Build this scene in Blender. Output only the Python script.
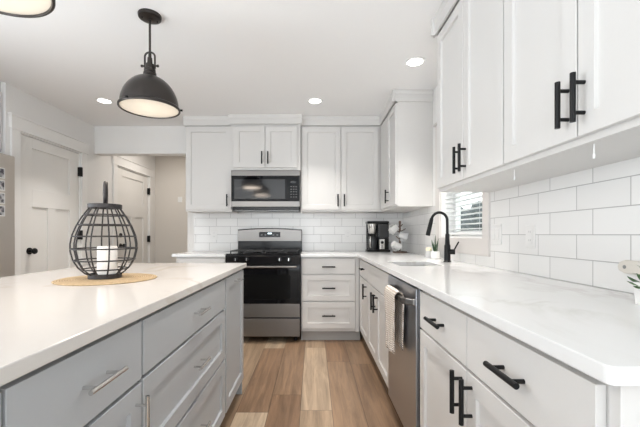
import bpy, bmesh, math, random
from mathutils import Vector, Matrix
random.seed(7)
C = bpy.context.scene.collection
for o in list(bpy.data.objects):
    bpy.data.objects.remove(o)
S = bpy.context.scene
PI = math.pi

CEIL = 2.42
# ---------------------------------------------------------------- camera
cam = bpy.data.objects.new('camera', bpy.data.cameras.new('camera'))
C.objects.link(cam)
cam.location = (0, 0, 1.11)
cam.rotation_euler = (PI / 2, 0, 0)
cam.data.sensor_width = 36
cam.data.lens = 36 * 348 / 640
cam.data.shift_x = 6.5 / 640
cam.data.shift_y = 21 / 640
cam.data.clip_start = 0.02
cam.data.clip_end = 300
S.camera = cam

# ---------------------------------------------------------------- sky, lights, exposure
W = bpy.data.worlds.new('overcast_sky')
S.world = W
W.use_nodes = True
nt = W.node_tree
bgn = nt.nodes['Background']
bgn.inputs[0].default_value = (0.93, 0.97, 1.0, 1)
bgn.inputs[1].default_value = 1.5
S.view_settings.view_transform = 'Standard'
S.view_settings.look = 'None'
S.view_settings.gamma = 1
S.view_settings.exposure = 0.85

def portal(name, loc, rot, sx, sy):
    l = bpy.data.lights.new(name, 'AREA')
    l.shape = 'RECTANGLE'; l.size = sx; l.size_y = sy
    l.cycles.is_portal = True
    o = bpy.data.objects.new(name, l); C.objects.link(o)
    o.location = loc; o.rotation_euler = rot
portal('sink_window_portal', (1.28, 2.605, 1.525), (0, PI / 2, 0), 0.88, 0.74)
portal('rear_opening_portal', (-0.9, -5.95, 1.15), (PI / 2, 0, 0), 3.2, 2.1)  # sampling aid for the added rear opening

def area(name, loc, rot, sx, sy, power, col):
    l = bpy.data.lights.new(name, 'AREA')
    l.shape = 'RECTANGLE'; l.size = sx; l.size_y = sy
    l.energy = power; l.color = col
    o = bpy.data.objects.new(name, l); C.objects.link(o)
    o.location = loc; o.rotation_euler = rot
    return o
# fill lamps added out of view to brighten the room: in the rear opening,
# aimed up at the ceiling, and in the left wall opening
area('rear_fill', (-0.9, -5.9, 1.2), (PI / 2, 0, 0), 3.1, 2.0, 40, (0.91, 0.96, 1.0))
area('ceiling_fill', (-0.8, -2.6, 0.3), (PI, 0, 0), 3.3, 3.4, 82, (0.80, 0.91, 1.0))  # unseen uplight added behind the camera to brighten the ceiling
area('left_fill', (-2.62, 0.72, 1.15), (0, -PI / 2 - 0.30, 0), 1.9, 2.1, 22, (0.85, 0.93, 1.0))
# unseen lamp added to brighten the hall, above the header
area('hall_fill', (-2.05, 5.0, CEIL - 0.02), (0, 0, 0), 0.3, 0.3, 4, (1.0, 0.94, 0.87))
CAN_POWER = 3.2
CAN_COL = (1.0, 0.96, 0.91)

# ---------------------------------------------------------------- materials
def nmat(name):
    m = bpy.data.materials.new(name); m.use_nodes = True
    return m, m.node_tree.nodes, m.node_tree.links, m.node_tree.nodes['Principled BSDF']

def paint(name, col, rough=0.4, metal=0.0, bump=0.0, bscale=200, var=0.0, spec=0.5, coat=0.0):
    m, n, l, b = nmat(name)
    b.inputs['Base Color'].default_value = (*col, 1)
    b.inputs['Roughness'].default_value = rough
    b.inputs['Metallic'].default_value = metal
    b.inputs['Specular IOR Level'].default_value = spec
    b.inputs['Coat Weight'].default_value = coat
    tc = n.new('ShaderNodeTexCoord')
    nz = n.new('ShaderNodeTexNoise'); nz.inputs['Scale'].default_value = bscale
    nz.inputs['Detail'].default_value = 3
    l.new(tc.outputs['Object'], nz.inputs['Vector'])
    if bump:
        bp = n.new('ShaderNodeBump'); bp.inputs['Strength'].default_value = bump
        bp.inputs['Distance'].default_value = 0.002
        l.new(nz.outputs['Fac'], bp.inputs['Height']); l.new(bp.outputs['Normal'], b.inputs['Normal'])
    mx = n.new('ShaderNodeMix'); mx.data_type = 'RGBA'
    v = var if var else 0.015
    mx.inputs[6].default_value = (*[c * (1 - v) for c in col], 1)
    mx.inputs[7].default_value = (*[min(1, c * (1 + v)) for c in col], 1)
    l.new(nz.outputs['Fac'], mx.inputs[0]); l.new(mx.outputs[2], b.inputs['Base Color'])
    return m

def emis(name, col, strength):
    m, n, l, b = nmat(name)
    b.inputs['Base Color'].default_value = (*col, 1)
    b.inputs['Emission Color'].default_value = (*col, 1)
    b.inputs['Emission Strength'].default_value = strength
    return m

def brushed(name, col, rough=0.3, axis=0):
    m, n, l, b = nmat(name)
    b.inputs['Base Color'].default_value = (*col, 1)
    b.inputs['Metallic'].default_value = 1
    tc = n.new('ShaderNodeTexCoord'); mp = n.new('ShaderNodeMapping')
    sc = [600, 600, 600]; sc[axis] = 4
    mp.inputs['Scale'].default_value = sc
    nz = n.new('ShaderNodeTexNoise'); nz.inputs['Scale'].default_value = 1
    l.new(tc.outputs['Object'], mp.inputs['Vector']); l.new(mp.outputs['Vector'], nz.inputs['Vector'])
    mr = n.new('ShaderNodeMapRange'); mr.inputs[3].default_value = rough * 0.92; mr.inputs[4].default_value = rough * 1.08
    l.new(nz.outputs['Fac'], mr.inputs[0]); l.new(mr.outputs[0], b.inputs['Roughness'])
    return m

def tile_mat(name, uaxis, u0, width, row, offset):
    m, n, l, b = nmat(name)
    geo = n.new('ShaderNodeNewGeometry'); sep = n.new('ShaderNodeSeparateXYZ')
    l.new(geo.outputs['Position'], sep.inputs[0])
    cmb = n.new('ShaderNodeCombineXYZ')
    a = n.new('ShaderNodeMath'); a.operation = 'SUBTRACT'; a.inputs[1].default_value = u0 - width * 40
    c = n.new('ShaderNodeMath'); c.operation = 'SUBTRACT'; c.inputs[1].default_value = 0.91 - row * 40
    l.new(sep.outputs[uaxis], a.inputs[0]); l.new(sep.outputs['Z'], c.inputs[0])
    l.new(a.outputs[0], cmb.inputs[0]); l.new(c.outputs[0], cmb.inputs[1])
    br = n.new('ShaderNodeTexBrick')
    br.offset = offset; br.offset_frequency = 2; br.squash = 1
    br.inputs['Scale'].default_value = 1
    br.inputs['Brick Width'].default_value = width; br.inputs['Row Height'].default_value = row
    br.inputs['Mortar Size'].default_value = 0.0019; br.inputs['Mortar Smooth'].default_value = 0.15
    br.inputs['Color1'].default_value = (0.80, 0.79, 0.775, 1)
    br.inputs['Color2'].default_value = (0.77, 0.76, 0.745, 1)
    br.inputs['Mortar'].default_value = (0.40, 0.39, 0.38, 1)
    l.new(cmb.outputs[0], br.inputs['Vector'])
    l.new(br.outputs['Color'], b.inputs['Base Color'])
    mr = n.new('ShaderNodeMapRange'); mr.inputs[3].default_value = 0.16; mr.inputs[4].default_value = 0.8
    l.new(br.outputs['Fac'], mr.inputs[0]); l.new(mr.outputs[0], b.inputs['Roughness'])
    nz = n.new('ShaderNodeTexNoise'); nz.inputs['Scale'].default_value = 14
    l.new(geo.outputs['Position'], nz.inputs['Vector'])
    su = n.new('ShaderNodeMath'); su.operation = 'MULTIPLY_ADD'; su.inputs[1].default_value = 0.25
    inv = n.new('ShaderNodeMath'); inv.operation = 'SUBTRACT'; inv.inputs[0].default_value = 1
    l.new(br.outputs['Fac'], inv.inputs[1]); l.new(nz.outputs['Fac'], su.inputs[0]); l.new(inv.outputs[0], su.inputs[2])
    bp = n.new('ShaderNodeBump'); bp.inputs['Strength'].default_value = 0.5; bp.inputs['Distance'].default_value = 0.0015
    l.new(su.outputs[0], bp.inputs['Height']); l.new(bp.outputs['Normal'], b.inputs['Normal'])
    return m

def quartz_mat(name, base, vein, seed):
    m, n, l, b = nmat(name)
    tc = n.new('ShaderNodeTexCoord'); mp = n.new('ShaderNodeMapping')
    mp.inputs['Location'].default_value = (seed, seed * 1.7, 0); mp.inputs['Rotation'].default_value = (0, 0, 0.5)
    mp.inputs['Scale'].default_value = (1.0, 0.55, 1)
    l.new(tc.outputs['Object'], mp.inputs['Vector'])
    nz = n.new('ShaderNodeTexNoise'); nz.inputs['Scale'].default_value = 1.6; nz.inputs['Detail'].default_value = 7
    nz.inputs['Roughness'].default_value = 0.55; nz.inputs['Distortion'].default_value = 0.8
    l.new(mp.outputs['Vector'], nz.inputs['Vector'])
    s = n.new('ShaderNodeMath'); s.operation = 'SUBTRACT'; s.inputs[1].default_value = 0.5
    ab = n.new('ShaderNodeMath'); ab.operation = 'ABSOLUTE'
    l.new(nz.outputs['Fac'], s.inputs[0]); l.new(s.outputs[0], ab.inputs[0])
    rp = n.new('ShaderNodeValToRGB')
    rp.color_ramp.elements[0].position = 0.0; rp.color_ramp.elements[0].color = (*vein, 1)
    rp.color_ramp.elements[1].position = 0.022; rp.color_ramp.elements[1].color = (*base, 1)
    l.new(ab.outputs[0], rp.inputs[0])
    nz2 = n.new('ShaderNodeTexNoise'); nz2.inputs['Scale'].default_value = 2.3; nz2.inputs['Detail'].default_value = 4
    l.new(mp.outputs['Vector'], nz2.inputs['Vector'])
    mx = n.new('ShaderNodeMix'); mx.data_type = 'RGBA'
    mx.inputs[6].default_value = (*base, 1)
    mr = n.new('ShaderNodeMapRange'); mr.inputs[1].default_value = 0.42; mr.inputs[2].default_value = 0.62
    l.new(nz2.outputs['Fac'], mr.inputs[0]); l.new(mr.outputs[0], mx.inputs[0]); l.new(rp.outputs[0], mx.inputs[7])
    l.new(mx.outputs[2], b.inputs['Base Color'])
    b.inputs['Roughness'].default_value = 0.14
    return m

def plank_mat():
    m, n, l, b = nmat('oak_planks')
    geo = n.new('ShaderNodeNewGeometry'); sep = n.new('ShaderNodeSeparateXYZ')
    l.new(geo.outputs['Position'], sep.inputs[0])
    def M(op, a, bb=None, c=None):
        x = n.new('ShaderNodeMath'); x.operation = op
        for i, v in enumerate((a, bb, c)):
            if v is None: continue
            if isinstance(v, (int, float)): x.inputs[i].default_value = v
            else: l.new(v, x.inputs[i])
        return x.outputs[0]
    u = M('DIVIDE', M('ADD', sep.outputs['X'], 0.083 + 4.0), 0.2)
    col = M('FLOOR', u); fu = M('FRACT', u)
    wn = n.new('ShaderNodeTexWhiteNoise'); wn.noise_dimensions = '1D'
    l.new(col, wn.inputs['W'])
    v = M('DIVIDE', M('ADD', M('ADD', sep.outputs['Y'], 10), M('MULTIPLY', wn.outputs['Value'], 1.22)), 1.22)
    row = M('FLOOR', v); fv = M('FRACT', v)
    wn2 = n.new('ShaderNodeTexWhiteNoise'); wn2.noise_dimensions = '2D'
    cb = n.new('ShaderNodeCombineXYZ'); l.new(col, cb.inputs[0]); l.new(row, cb.inputs[1]); l.new(cb.outputs[0], wn2.inputs['Vector'])
    rp = n.new('ShaderNodeValToRGB')
    e = rp.color_ramp.elements
    e[0].position = 0; e[0].color = (0.21, 0.12, 0.068, 1)
    e[1].position = 1; e[1].color = (0.46, 0.35, 0.245, 1)
    k = e.new(0.5); k.color = (0.31, 0.215, 0.138, 1)
    l.new(wn2.outputs['Value'], rp.inputs[0])
    gv = n.new('ShaderNodeCombineXYZ')
    l.new(M('MULTIPLY', sep.outputs['X'], 26), gv.inputs[0]); l.new(M('MULTIPLY', sep.outputs['Y'], 1.6), gv.inputs[1])
    l.new(M('MULTIPLY', wn2.outputs['Value'], 60), gv.inputs[2])
    g = n.new('ShaderNodeTexNoise'); g.inputs['Scale'].default_value = 1; g.inputs['Detail'].default_value = 6
    g.inputs['Roughness'].default_value = 0.65; g.inputs['Distortion'].default_value = 0.6
    l.new(gv.outputs[0], g.inputs['Vector'])
    gm = n.new('ShaderNodeMapRange'); gm.inputs[1].default_value = 0.25; gm.inputs[2].default_value = 0.75
    gm.inputs[3].default_value = 0.55; gm.inputs[4].default_value = 1.42
    l.new(g.outputs['Fac'], gm.inputs[0])
    mul = n.new('ShaderNodeVectorMath'); mul.operation = 'SCALE'
    l.new(rp.outputs[0], mul.inputs[0]); l.new(gm.outputs[0], mul.inputs['Scale'])
    # gaps between planks
    du = M('MINIMUM', fu, M('SUBTRACT', 1, fu)); dv = M('MINIMUM', fv, M('SUBTRACT', 1, fv))
    gap = M('MINIMUM', M('MULTIPLY', du, 0.2), M('MULTIPLY', dv, 1.22))
    gr = n.new('ShaderNodeMapRange'); gr.inputs[1].default_value = 0.0008; gr.inputs[2].default_value = 0.003
    gr.inputs[3].default_value = 0.45; gr.inputs[4].default_value = 1
    l.new(gap, gr.inputs[0])
    mul2 = n.new('ShaderNodeVectorMath'); mul2.operation = 'SCALE'
    l.new(mul.outputs[0], mul2.inputs[0]); l.new(gr.outputs[0], mul2.inputs['Scale'])
    l.new(mul2.outputs[0], b.inputs['Base Color'])
    b.inputs['Roughness'].default_value = 0.42
    bp = n.new('ShaderNodeBump'); bp.inputs['Strength'].default_value = 0.25; bp.inputs['Distance'].default_value = 0.002
    l.new(M('ADD', gr.outputs[0], M('MULTIPLY', g.outputs['Fac'], 0.3)), bp.inputs['Height'])
    l.new(bp.outputs['Normal'], b.inputs['Normal'])
    return m

def woven_mat(name, c1, c2, scale):
    m, n, l, b = nmat(name)
    tc = n.new('ShaderNodeTexCoord')
    wv = n.new('ShaderNodeTexWave'); wv.wave_type = 'RINGS'; wv.rings_direction = 'Z'
    wv.inputs['Scale'].default_value = scale; wv.inputs['Distortion'].default_value = 1.2; wv.inputs['Detail'].default_value = 2
    wv.inputs['Detail Scale'].default_value = 6
    l.new(tc.outputs['Object'], wv.inputs['Vector'])
    nz = n.new('ShaderNodeTexNoise'); nz.inputs['Scale'].default_value = 90
    l.new(tc.outputs['Object'], nz.inputs['Vector'])
    ml = n.new('ShaderNodeMath'); ml.operation = 'MULTIPLY'
    l.new(wv.outputs['Fac'], ml.inputs[0]); l.new(nz.outputs['Fac'], ml.inputs[1])
    rp = n.new('ShaderNodeValToRGB'); rp.color_ramp.elements[0].color = (*c1, 1); rp.color_ramp.elements[1].color = (*c2, 1)
    rp.color_ramp.elements[1].position = 0.6
    l.new(ml.outputs[0], rp.inputs[0]); l.new(rp.outputs[0], b.inputs['Base Color'])
    b.inputs['Roughness'].default_value = 0.85
    bp = n.new('ShaderNodeBump'); bp.inputs['Strength'].default_value = 0.7; bp.inputs['Distance'].default_value = 0.003
    l.new(wv.outputs['Fac'], bp.inputs['Height']); l.new(bp.outputs['Normal'], b.inputs['Normal'])
    return m

def waffle_mat():
    m, n, l, b = nmat('waffle_cotton')
    tc = n.new('ShaderNodeTexCoord'); sep = n.new('ShaderNodeSeparateXYZ'); l.new(tc.outputs['Object'], sep.inputs[0])
    def sn(out, k):
        a = n.new('ShaderNodeMath'); a.operation = 'MULTIPLY'; a.inputs[1].default_value = k; l.new(out, a.inputs[0])
        s = n.new('ShaderNodeMath'); s.operation = 'SINE'; l.new(a.outputs[0], s.inputs[0]); return s.outputs[0]
    mx = n.new('ShaderNodeMath'); mx.operation = 'MAXIMUM'
    l.new(sn(sep.outputs['Y'], 560), mx.inputs[0]); l.new(sn(sep.outputs['Z'], 560), mx.inputs[1])
    rp = n.new('ShaderNodeValToRGB')
    rp.color_ramp.elements[0].color = (0.46, 0.375, 0.30, 1); rp.color_ramp.elements[1].color = (0.76, 0.69, 0.62, 1)
    rp.color_ramp.elements[1].position = 0.7
    l.new(mx.outputs[0], rp.inputs[0]); l.new(rp.outputs[0], b.inputs['Base Color'])
    b.inputs['Roughness'].default_value = 0.95
    bp = n.new('ShaderNodeBump'); bp.inputs['Strength'].default_value = 0.8; bp.inputs['Distance'].default_value = 0.004
    l.new(mx.outputs[0], bp.inputs['Height']); l.new(bp.outputs['Normal'], b.inputs['Normal'])
    return m

def wood_mat(name, c1, c2, sc=8):
    m, n, l, b = nmat(name)
    tc = n.new('ShaderNodeTexCoord'); mp = n.new('ShaderNodeMapping'); mp.inputs['Scale'].default_value = (sc, sc, sc * 6)
    l.new(tc.outputs['Object'], mp.inputs['Vector'])
    nz = n.new('ShaderNodeTexNoise'); nz.inputs['Scale'].default_value = 1; nz.inputs['Detail'].default_value = 5
    l.new(mp.outputs['Vector'], nz.inputs['Vector'])
    rp = n.new('ShaderNodeValToRGB'); rp.color_ramp.elements[0].color = (*c1, 1); rp.color_ramp.elements[1].color = (*c2, 1)
    l.new(nz.outputs['Fac'], rp.inputs[0]); l.new(rp.outputs[0], b.inputs['Base Color'])
    b.inputs['Roughness'].default_value = 0.6
    return m

def photo_mat(name, seed):
    m, n, l, b = nmat(name)
    tc = n.new('ShaderNodeTexCoord'); mp = n.new('ShaderNodeMapping'); mp.inputs['Location'].default_value = (seed, seed, seed)
    nz = n.new('ShaderNodeTexNoise'); nz.inputs['Scale'].default_value = 28; nz.inputs['Detail'].default_value = 3
    l.new(tc.outputs['Object'], mp.inputs['Vector']); l.new(mp.outputs['Vector'], nz.inputs['Vector'])
    rp = n.new('ShaderNodeValToRGB')
    rp.color_ramp.elements[0].position = 0.38; rp.color_ramp.elements[0].color = (0.03, 0.03, 0.045, 1)
    rp.color_ramp.elements[1].position = 0.62; rp.color_ramp.elements[1].color = (0.6, 0.6, 0.62, 1)
    l.new(nz.outputs['Fac'], rp.inputs[0]); l.new(rp.outputs[0], b.inputs['Base Color'])
    b.inputs['Roughness'].default_value = 0.3
    return m

M_CEIL = paint('ceiling_paint', (0.86, 0.855, 0.85), 0.9, bump=0.25, bscale=120)
M_WALL = paint('wall_paint', (0.80, 0.79, 0.775), 0.8, bump=0.15, bscale=160)
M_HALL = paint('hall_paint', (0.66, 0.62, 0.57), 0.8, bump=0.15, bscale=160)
M_TRIM = paint('white_trim_paint', (0.82, 0.81, 0.795), 0.45)
M_DOOR = paint('white_door_paint', (0.78, 0.765, 0.74), 0.42)
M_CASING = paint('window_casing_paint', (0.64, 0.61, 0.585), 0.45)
M_PLATE = paint('wall_plate_plastic', (0.74, 0.73, 0.715), 0.35)
M_CAB = paint('white_cabinet_lacquer', (0.645, 0.63, 0.612), 0.45, spec=0.35)
M_CABIN = paint('cabinet_box_lacquer', (0.60, 0.585, 0.57), 0.42)
M_GREY = paint('grey_cabinet_lacquer', (0.44, 0.45, 0.46), 0.45, spec=0.35)
M_GREY_SHADED = paint('grey_box_shaded', (0.27, 0.28, 0.29), 0.5, spec=0.3)  # same grey lacquer, darkened for the shade under the worktop overhang
M_BLACK = paint('matte_black_metal', (0.007, 0.007, 0.0075), 0.4, spec=0.25)
M_NICKEL = brushed('satin_nickel', (0.66, 0.65, 0.63), 0.2, 2)
M_STEEL = brushed('brushed_steel', (0.205, 0.196, 0.187), 0.34, 0)
M_STEELV = brushed('brushed_steel_vertical', (0.45, 0.47, 0.51), 0.30, 2)
M_FRIDGE = brushed('fridge_steel', (0.64, 0.60, 0.56), 0.36, 2)
M_BGLASS = paint('black_glass', (0.004, 0.004, 0.005), 0.05, spec=0.2)
M_OVENWIN = paint('oven_window_glass', (0.006, 0.006, 0.006), 0.06, spec=0.12)
M_MWWIN = paint('microwave_window_glass', (0.022, 0.022, 0.023), 0.08)
M_ENAMEL = paint('black_enamel', (0.005, 0.005, 0.006), 0.16, spec=0.3)
M_IRON = paint('cast_iron', (0.02, 0.02, 0.02), 0.55, bump=0.3)
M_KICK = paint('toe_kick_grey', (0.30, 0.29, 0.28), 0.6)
M_KICK_SHADED = paint('toe_kick_shaded', (0.36, 0.345, 0.33), 0.6)  # white kick darkened to carry the shadow under the cabinets
M_BRONZE = paint('dark_bronze', (0.052, 0.046, 0.043), 0.28, metal=0.75)
M_SHADEIN = paint('white_shade_enamel', (0.86, 0.84, 0.80), 0.4)
M_CAGE = paint('charcoal_wire', (0.032, 0.029, 0.029), 0.5, metal=0.3)
M_WAX = paint('white_wax', (0.86, 0.83, 0.79), 0.5)
M_WICK = paint('wick_black', (0.03, 0.025, 0.02), 0.9)
M_WHITEP = paint('white_plastic', (0.82, 0.82, 0.81), 0.35)
M_SLOT = paint('slot_grey', (0.25, 0.25, 0.25), 0.5)
M_CERAM = paint('white_ceramic', (0.82, 0.81, 0.79), 0.2)
M_GCERAM = paint('pale_grey_ceramic', (0.60, 0.60, 0.60), 0.25)
M_COFFEEBLK = paint('black_plastic', (0.008, 0.008, 0.008), 0.3, spec=0.25)
M_SMOKE = paint('smoked_reservoir', (0.05, 0.05, 0.052), 0.15, spec=0.35)
M_LEAF = paint('leaf_green', (0.06, 0.13, 0.045), 0.45, var=0.4, bscale=60)
M_LEAF2 = paint('snake_leaf_green', (0.05, 0.10, 0.05), 0.4, var=0.45, bscale=70)
M_SOIL = paint('soil', (0.06, 0.045, 0.03), 0.95)
M_CANDLE = paint('cream_wax', (0.86, 0.78, 0.56), 0.5)
M_WOOD = wood_mat('brown_wood', (0.09, 0.06, 0.045), (0.18, 0.12, 0.09))
M_PALEWOOD = wood_mat('whitewashed_wood', (0.62, 0.58, 0.52), (0.72, 0.68, 0.62))
M_TILE_R = tile_mat('subway_tile_side', 'Y', 1.668, 0.2435, 0.0995, 0.34)
M_TILE_B = tile_mat('subway_tile_back', 'X', 0.09, 0.252, 0.0995, 0.34)
M_QUARTZ = quartz_mat('white_quartz', (0.73, 0.725, 0.715), (0.63, 0.615, 0.59), 3.1)
M_QUARTZ_WARMED = quartz_mat('island_quartz_warmed', (0.68, 0.645, 0.61), (0.585, 0.53, 0.475), 8.4)  # base colour warmed to stand for the pendants' light; veins are the stone's own
M_PLANK = plank_mat()
M_MAT = woven_mat('woven_seagrass', (0.34, 0.23, 0.12), (0.66, 0.50, 0.31), 34)
M_TOWEL = waffle_mat()
M_SINK = brushed('sink_steel', (0.33, 0.33, 0.335), 0.42, 1)
M_LENS = emis('can_lens', (1.0, 0.97, 0.93), 4)
M_BULB = emis('warm_bulb', (1.0, 0.92, 0.82), 2.8)
M_CARD = paint('photo_paper', (0.80, 0.80, 0.80), 0.4)
M_LAWN = paint('lawn', (0.26, 0.28, 0.28), 0.95, var=0.3, bscale=3)
M_TREE = paint('tree_foliage', (0.085, 0.10, 0.10), 0.9, var=0.5, bscale=2.5)
M_BARK = paint('tree_bark', (0.10, 0.08, 0.07), 0.9)
M_DISPLAY = emis('clock_digits', (0.75, 0.92, 1.0), 1.6)
def glass_mat(name, col=(1, 1, 1), rough=0.0):
    m, n, l, b = nmat(name)
    out = n['Material Output']
    tr = n.new('ShaderNodeBsdfTransparent'); gl = n.new('ShaderNodeBsdfGlossy'); gl.inputs['Roughness'].default_value = rough
    tr.inputs[0].default_value = (*col, 1)
    mx = n.new('ShaderNodeMixShader')
    mx.inputs[0].default_value = 0.05; l.new(tr.outputs[0], mx.inputs[1]); l.new(gl.outputs[0], mx.inputs[2])
    l.new(mx.outputs[0], out.inputs['Surface'])
    return m
M_GLASS = glass_mat('clear_glass', (0.96, 0.98, 0.97))

# ---------------------------------------------------------------- mesh helpers
def BM():
    return bmesh.new()

def box(bm, x0, x1, y0, y1, z0, z1):
    vs = [bm.verts.new(p) for p in ((x0, y0, z0), (x1, y0, z0), (x1, y1, z0), (x0, y1, z0),
                                    (x0, y0, z1), (x1, y0, z1), (x1, y1, z1), (x0, y1, z1))]
    for f in ((0, 3, 2, 1), (4, 5, 6, 7), (0, 1, 5, 4), (1, 2, 6, 5), (2, 3, 7, 6), (3, 0, 4, 7)):
        bm.faces.new([vs[i] for i in f])
    return bm

def mapped_box(bm, M, u0, u1, v0, v1, w0, w1):
    vs = [bm.verts.new(M(u, v, w)) for w in (w0, w1) for v in (v0, v1) for u in (u0, u1)]
    for f in ((0, 2, 3, 1), (4, 5, 7, 6), (0, 1, 5, 4), (2, 6, 7, 3), (0, 4, 6, 2), (1, 3, 7, 5)):
        bm.faces.new([vs[i] for i in f])

def cyl(bm, p0, p1, r0, r1=None, seg=20, caps=True):
    r1 = r0 if r1 is None else r1
    p0, p1 = Vector(p0), Vector(p1)
    d = (p1 - p0).normalized()
    a = d.orthogonal().normalized(); b = d.cross(a)
    A = [bm.verts.new(p0 + (a * math.cos(2 * PI * i / seg) + b * math.sin(2 * PI * i / seg)) * r0) for i in range(seg)]
    B = [bm.verts.new(p1 + (a * math.cos(2 * PI * i / seg) + b * math.sin(2 * PI * i / seg)) * r1) for i in range(seg)]
    for i in range(seg):
        bm.faces.new((A[i], A[(i + 1) % seg], B[(i + 1) % seg], B[i]))
    if caps:
        bm.faces.new(A[::-1]); bm.faces.new(B)

def tube(bm, pts, r, seg=10, closed=False, radii=None):
    pts = [Vector(p) for p in pts]
    n = len(pts); rings = []
    prev = None
    for i, p in enumerate(pts):
        if closed:
            t = (pts[(i + 1) % n] - pts[i - 1]).normalized()
        else:
            t = (pts[min(i + 1, n - 1)] - pts[max(i - 1, 0)]).normalized()
        if prev is None:
            a = t.orthogonal().normalized()
        else:
            a = (prev - t * prev.dot(t)).normalized()
        prev = a
        b = t.cross(a)
        rr = radii[i] if radii else r
        rings.append([bm.verts.new(p + (a * math.cos(2 * PI * k / seg) + b * math.sin(2 * PI * k / seg)) * rr) for k in range(seg)])
    m = n if closed else n - 1
    for i in range(m):
        R0, R1 = rings[i], rings[(i + 1) % n]
        off = 0
        if closed and i == n - 1:
            off = min(range(seg), key=lambda k: (R0[0].co - R1[k].co).length)
        for k in range(seg):
            bm.faces.new((R0[k], R0[(k + 1) % seg], R1[(k + 1 + off) % seg], R1[(k + off) % seg]))
    if not closed:
        bm.faces.new(rings[0][::-1]); bm.faces.new(rings[-1])

def lathe(bm, prof, cx, cy, seg=40, M=None):
    rings = []
    for r, z in prof:
        if r < 1e-6:
            rings.append([bm.verts.new((cx, cy, z))])
        else:
            rings.append([bm.verts.new((cx + r * math.cos(2 * PI * k / seg), cy + r * math.sin(2 * PI * k / seg), z)) for k in range(seg)])
    for a, b in zip(rings, rings[1:]):
        for k in range(seg):
            k2 = (k + 1) % seg
            if len(a) == 1 and len(b) == 1: continue
            if len(a) == 1: bm.faces.new((a[0], b[k2], b[k]))
            elif len(b) == 1: bm.faces.new((a[k], a[k2], b[0]))
            else: bm.faces.new((a[k], a[k2], b[k2], b[k]))
    if M is not None:
        for ring in rings:
            for v in ring: v.co = M @ v.co

def grid_plate(bm, us, vs, keep, w0, w1, M):
    """cells of a grid kept by keep(u, v), given the thickness w0..w1, as one welded solid"""
    V = {}
    def g(i, j, k):
        if (i, j, k) not in V:
            V[(i, j, k)] = bm.verts.new(M(us[i], vs[j], (w0, w1)[k]))
        return V[(i, j, k)]
    on = {(i, j): keep((us[i] + us[i + 1]) / 2, (vs[j] + vs[j + 1]) / 2) for i in range(len(us) - 1) for j in range(len(vs) - 1)}
    for (i, j), k in on.items():
        if not k: continue
        q = ((i, j), (i + 1, j), (i + 1, j + 1), (i, j + 1))
        bm.faces.new([g(a, b, 0) for a, b in q]); bm.faces.new([g(a, b, 1) for a, b in q][::-1])
        for (di, dj), (a, b) in (((0, -1), (q[0], q[1])), ((1, 0), (q[1], q[2])), ((0, 1), (q[2], q[3])), ((-1, 0), (q[3], q[0]))):
            if not on.get((i + di, j + dj)):
                bm.faces.new((g(*a, 0), g(*b, 0), g(*b, 1), g(*a, 1)))

def fmap(face, p):
    """(u, v, w) on a vertical face; w is the distance out of the plane p"""
    if face == '-Y': return lambda u, v, w: Vector((u, p - w, v))
    if face == '+Y': return lambda u, v, w: Vector((u, p + w, v))
    if face == '-X': return lambda u, v, w: Vector((p - w, u, v))
    return lambda u, v, w: Vector((p + w, u, v))
ZMAP = lambda u, v, w: Vector((u, v, w))

def obj(name, bm, mat, parent=None, bevel=0.0, smooth=False, segs=2):
    bmesh.ops.recalc_face_normals(bm, faces=bm.faces[:])
    root = parent
    off = Vector((0, 0, 0))
    while root is not None:
        off += root.location; root = root.parent
    if parent is None:
        # origin at the base of the thing
        xs = [v.co.x for v in bm.verts]; ys = [v.co.y for v in bm.verts]; zs = [v.co.z for v in bm.verts]
        off = Vector(((min(xs) + max(xs)) / 2, (min(ys) + max(ys)) / 2, min(zs)))
    for v in bm.verts: v.co -= off
    me = bpy.data.meshes.new(name); bm.to_mesh(me); bm.free()
    mats = mat if isinstance(mat, (list, tuple)) else [mat]
    for m in mats: me.materials.append(m)
    if smooth:
        me.polygons.foreach_set('use_smooth', [True] * len(me.polygons))
        me.set_sharp_from_angle(angle=math.radians(40))
    o = bpy.data.objects.new(name, me); C.objects.link(o)
    if parent is not None: o.parent = parent
    else: o.location = off
    if bevel:
        md = o.modifiers.new('bevel', 'BEVEL'); md.width = bevel; md.segments = segs
        md.limit_method = 'ANGLE'; md.angle_limit = math.radians(40)
    return o

def tag(o, label, cat, group=None):
    o['label'] = label; o['category'] = cat
    if group: o['group'] = group
    return o

def thing(name, label, cat, loc, group=None):
    o = bpy.data.objects.new(name, None); C.objects.link(o)
    o.location = loc; o.empty_display_size = 0.05
    return tag(o, label, cat, group)

def struct(name, bm, mat, parent=None, bevel=0.0, smooth=False):
    o = obj(name, bm, mat, parent, bevel, smooth)
    if parent is None: o['kind'] = 'structure'
    return o

def shaker_bm(M, u0, u1, v0, v1, t=0.019, rail=0.057, rec=0.011):
    bm = BM()
    def ring(a, w): return [bm.verts.new(M(u, v, w)) for u, v in ((u0 + a, v0 + a), (u1 - a, v0 + a), (u1 - a, v1 - a), (u0 + a, v1 - a))]
    b = 0.0015
    R = [ring(0, 0), ring(0, t - b), ring(b, t), ring(rail, t), ring(rail + 0.002, t - rec)]
    for a, c in zip(R, R[1:]):
        for i in range(4):
            bm.faces.new((a[i], a[(i + 1) % 4], c[(i + 1) % 4], c[i]))
    bm.faces.new(R[-1]); bm.faces.new(R[0][::-1])
    return bm

def slab_bm(M, u0, u1, v0, v1, t=0.019):
    bm = BM()
    mapped_box(bm, M, u0, u1, v0, v1, 0, t)
    return bm

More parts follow.
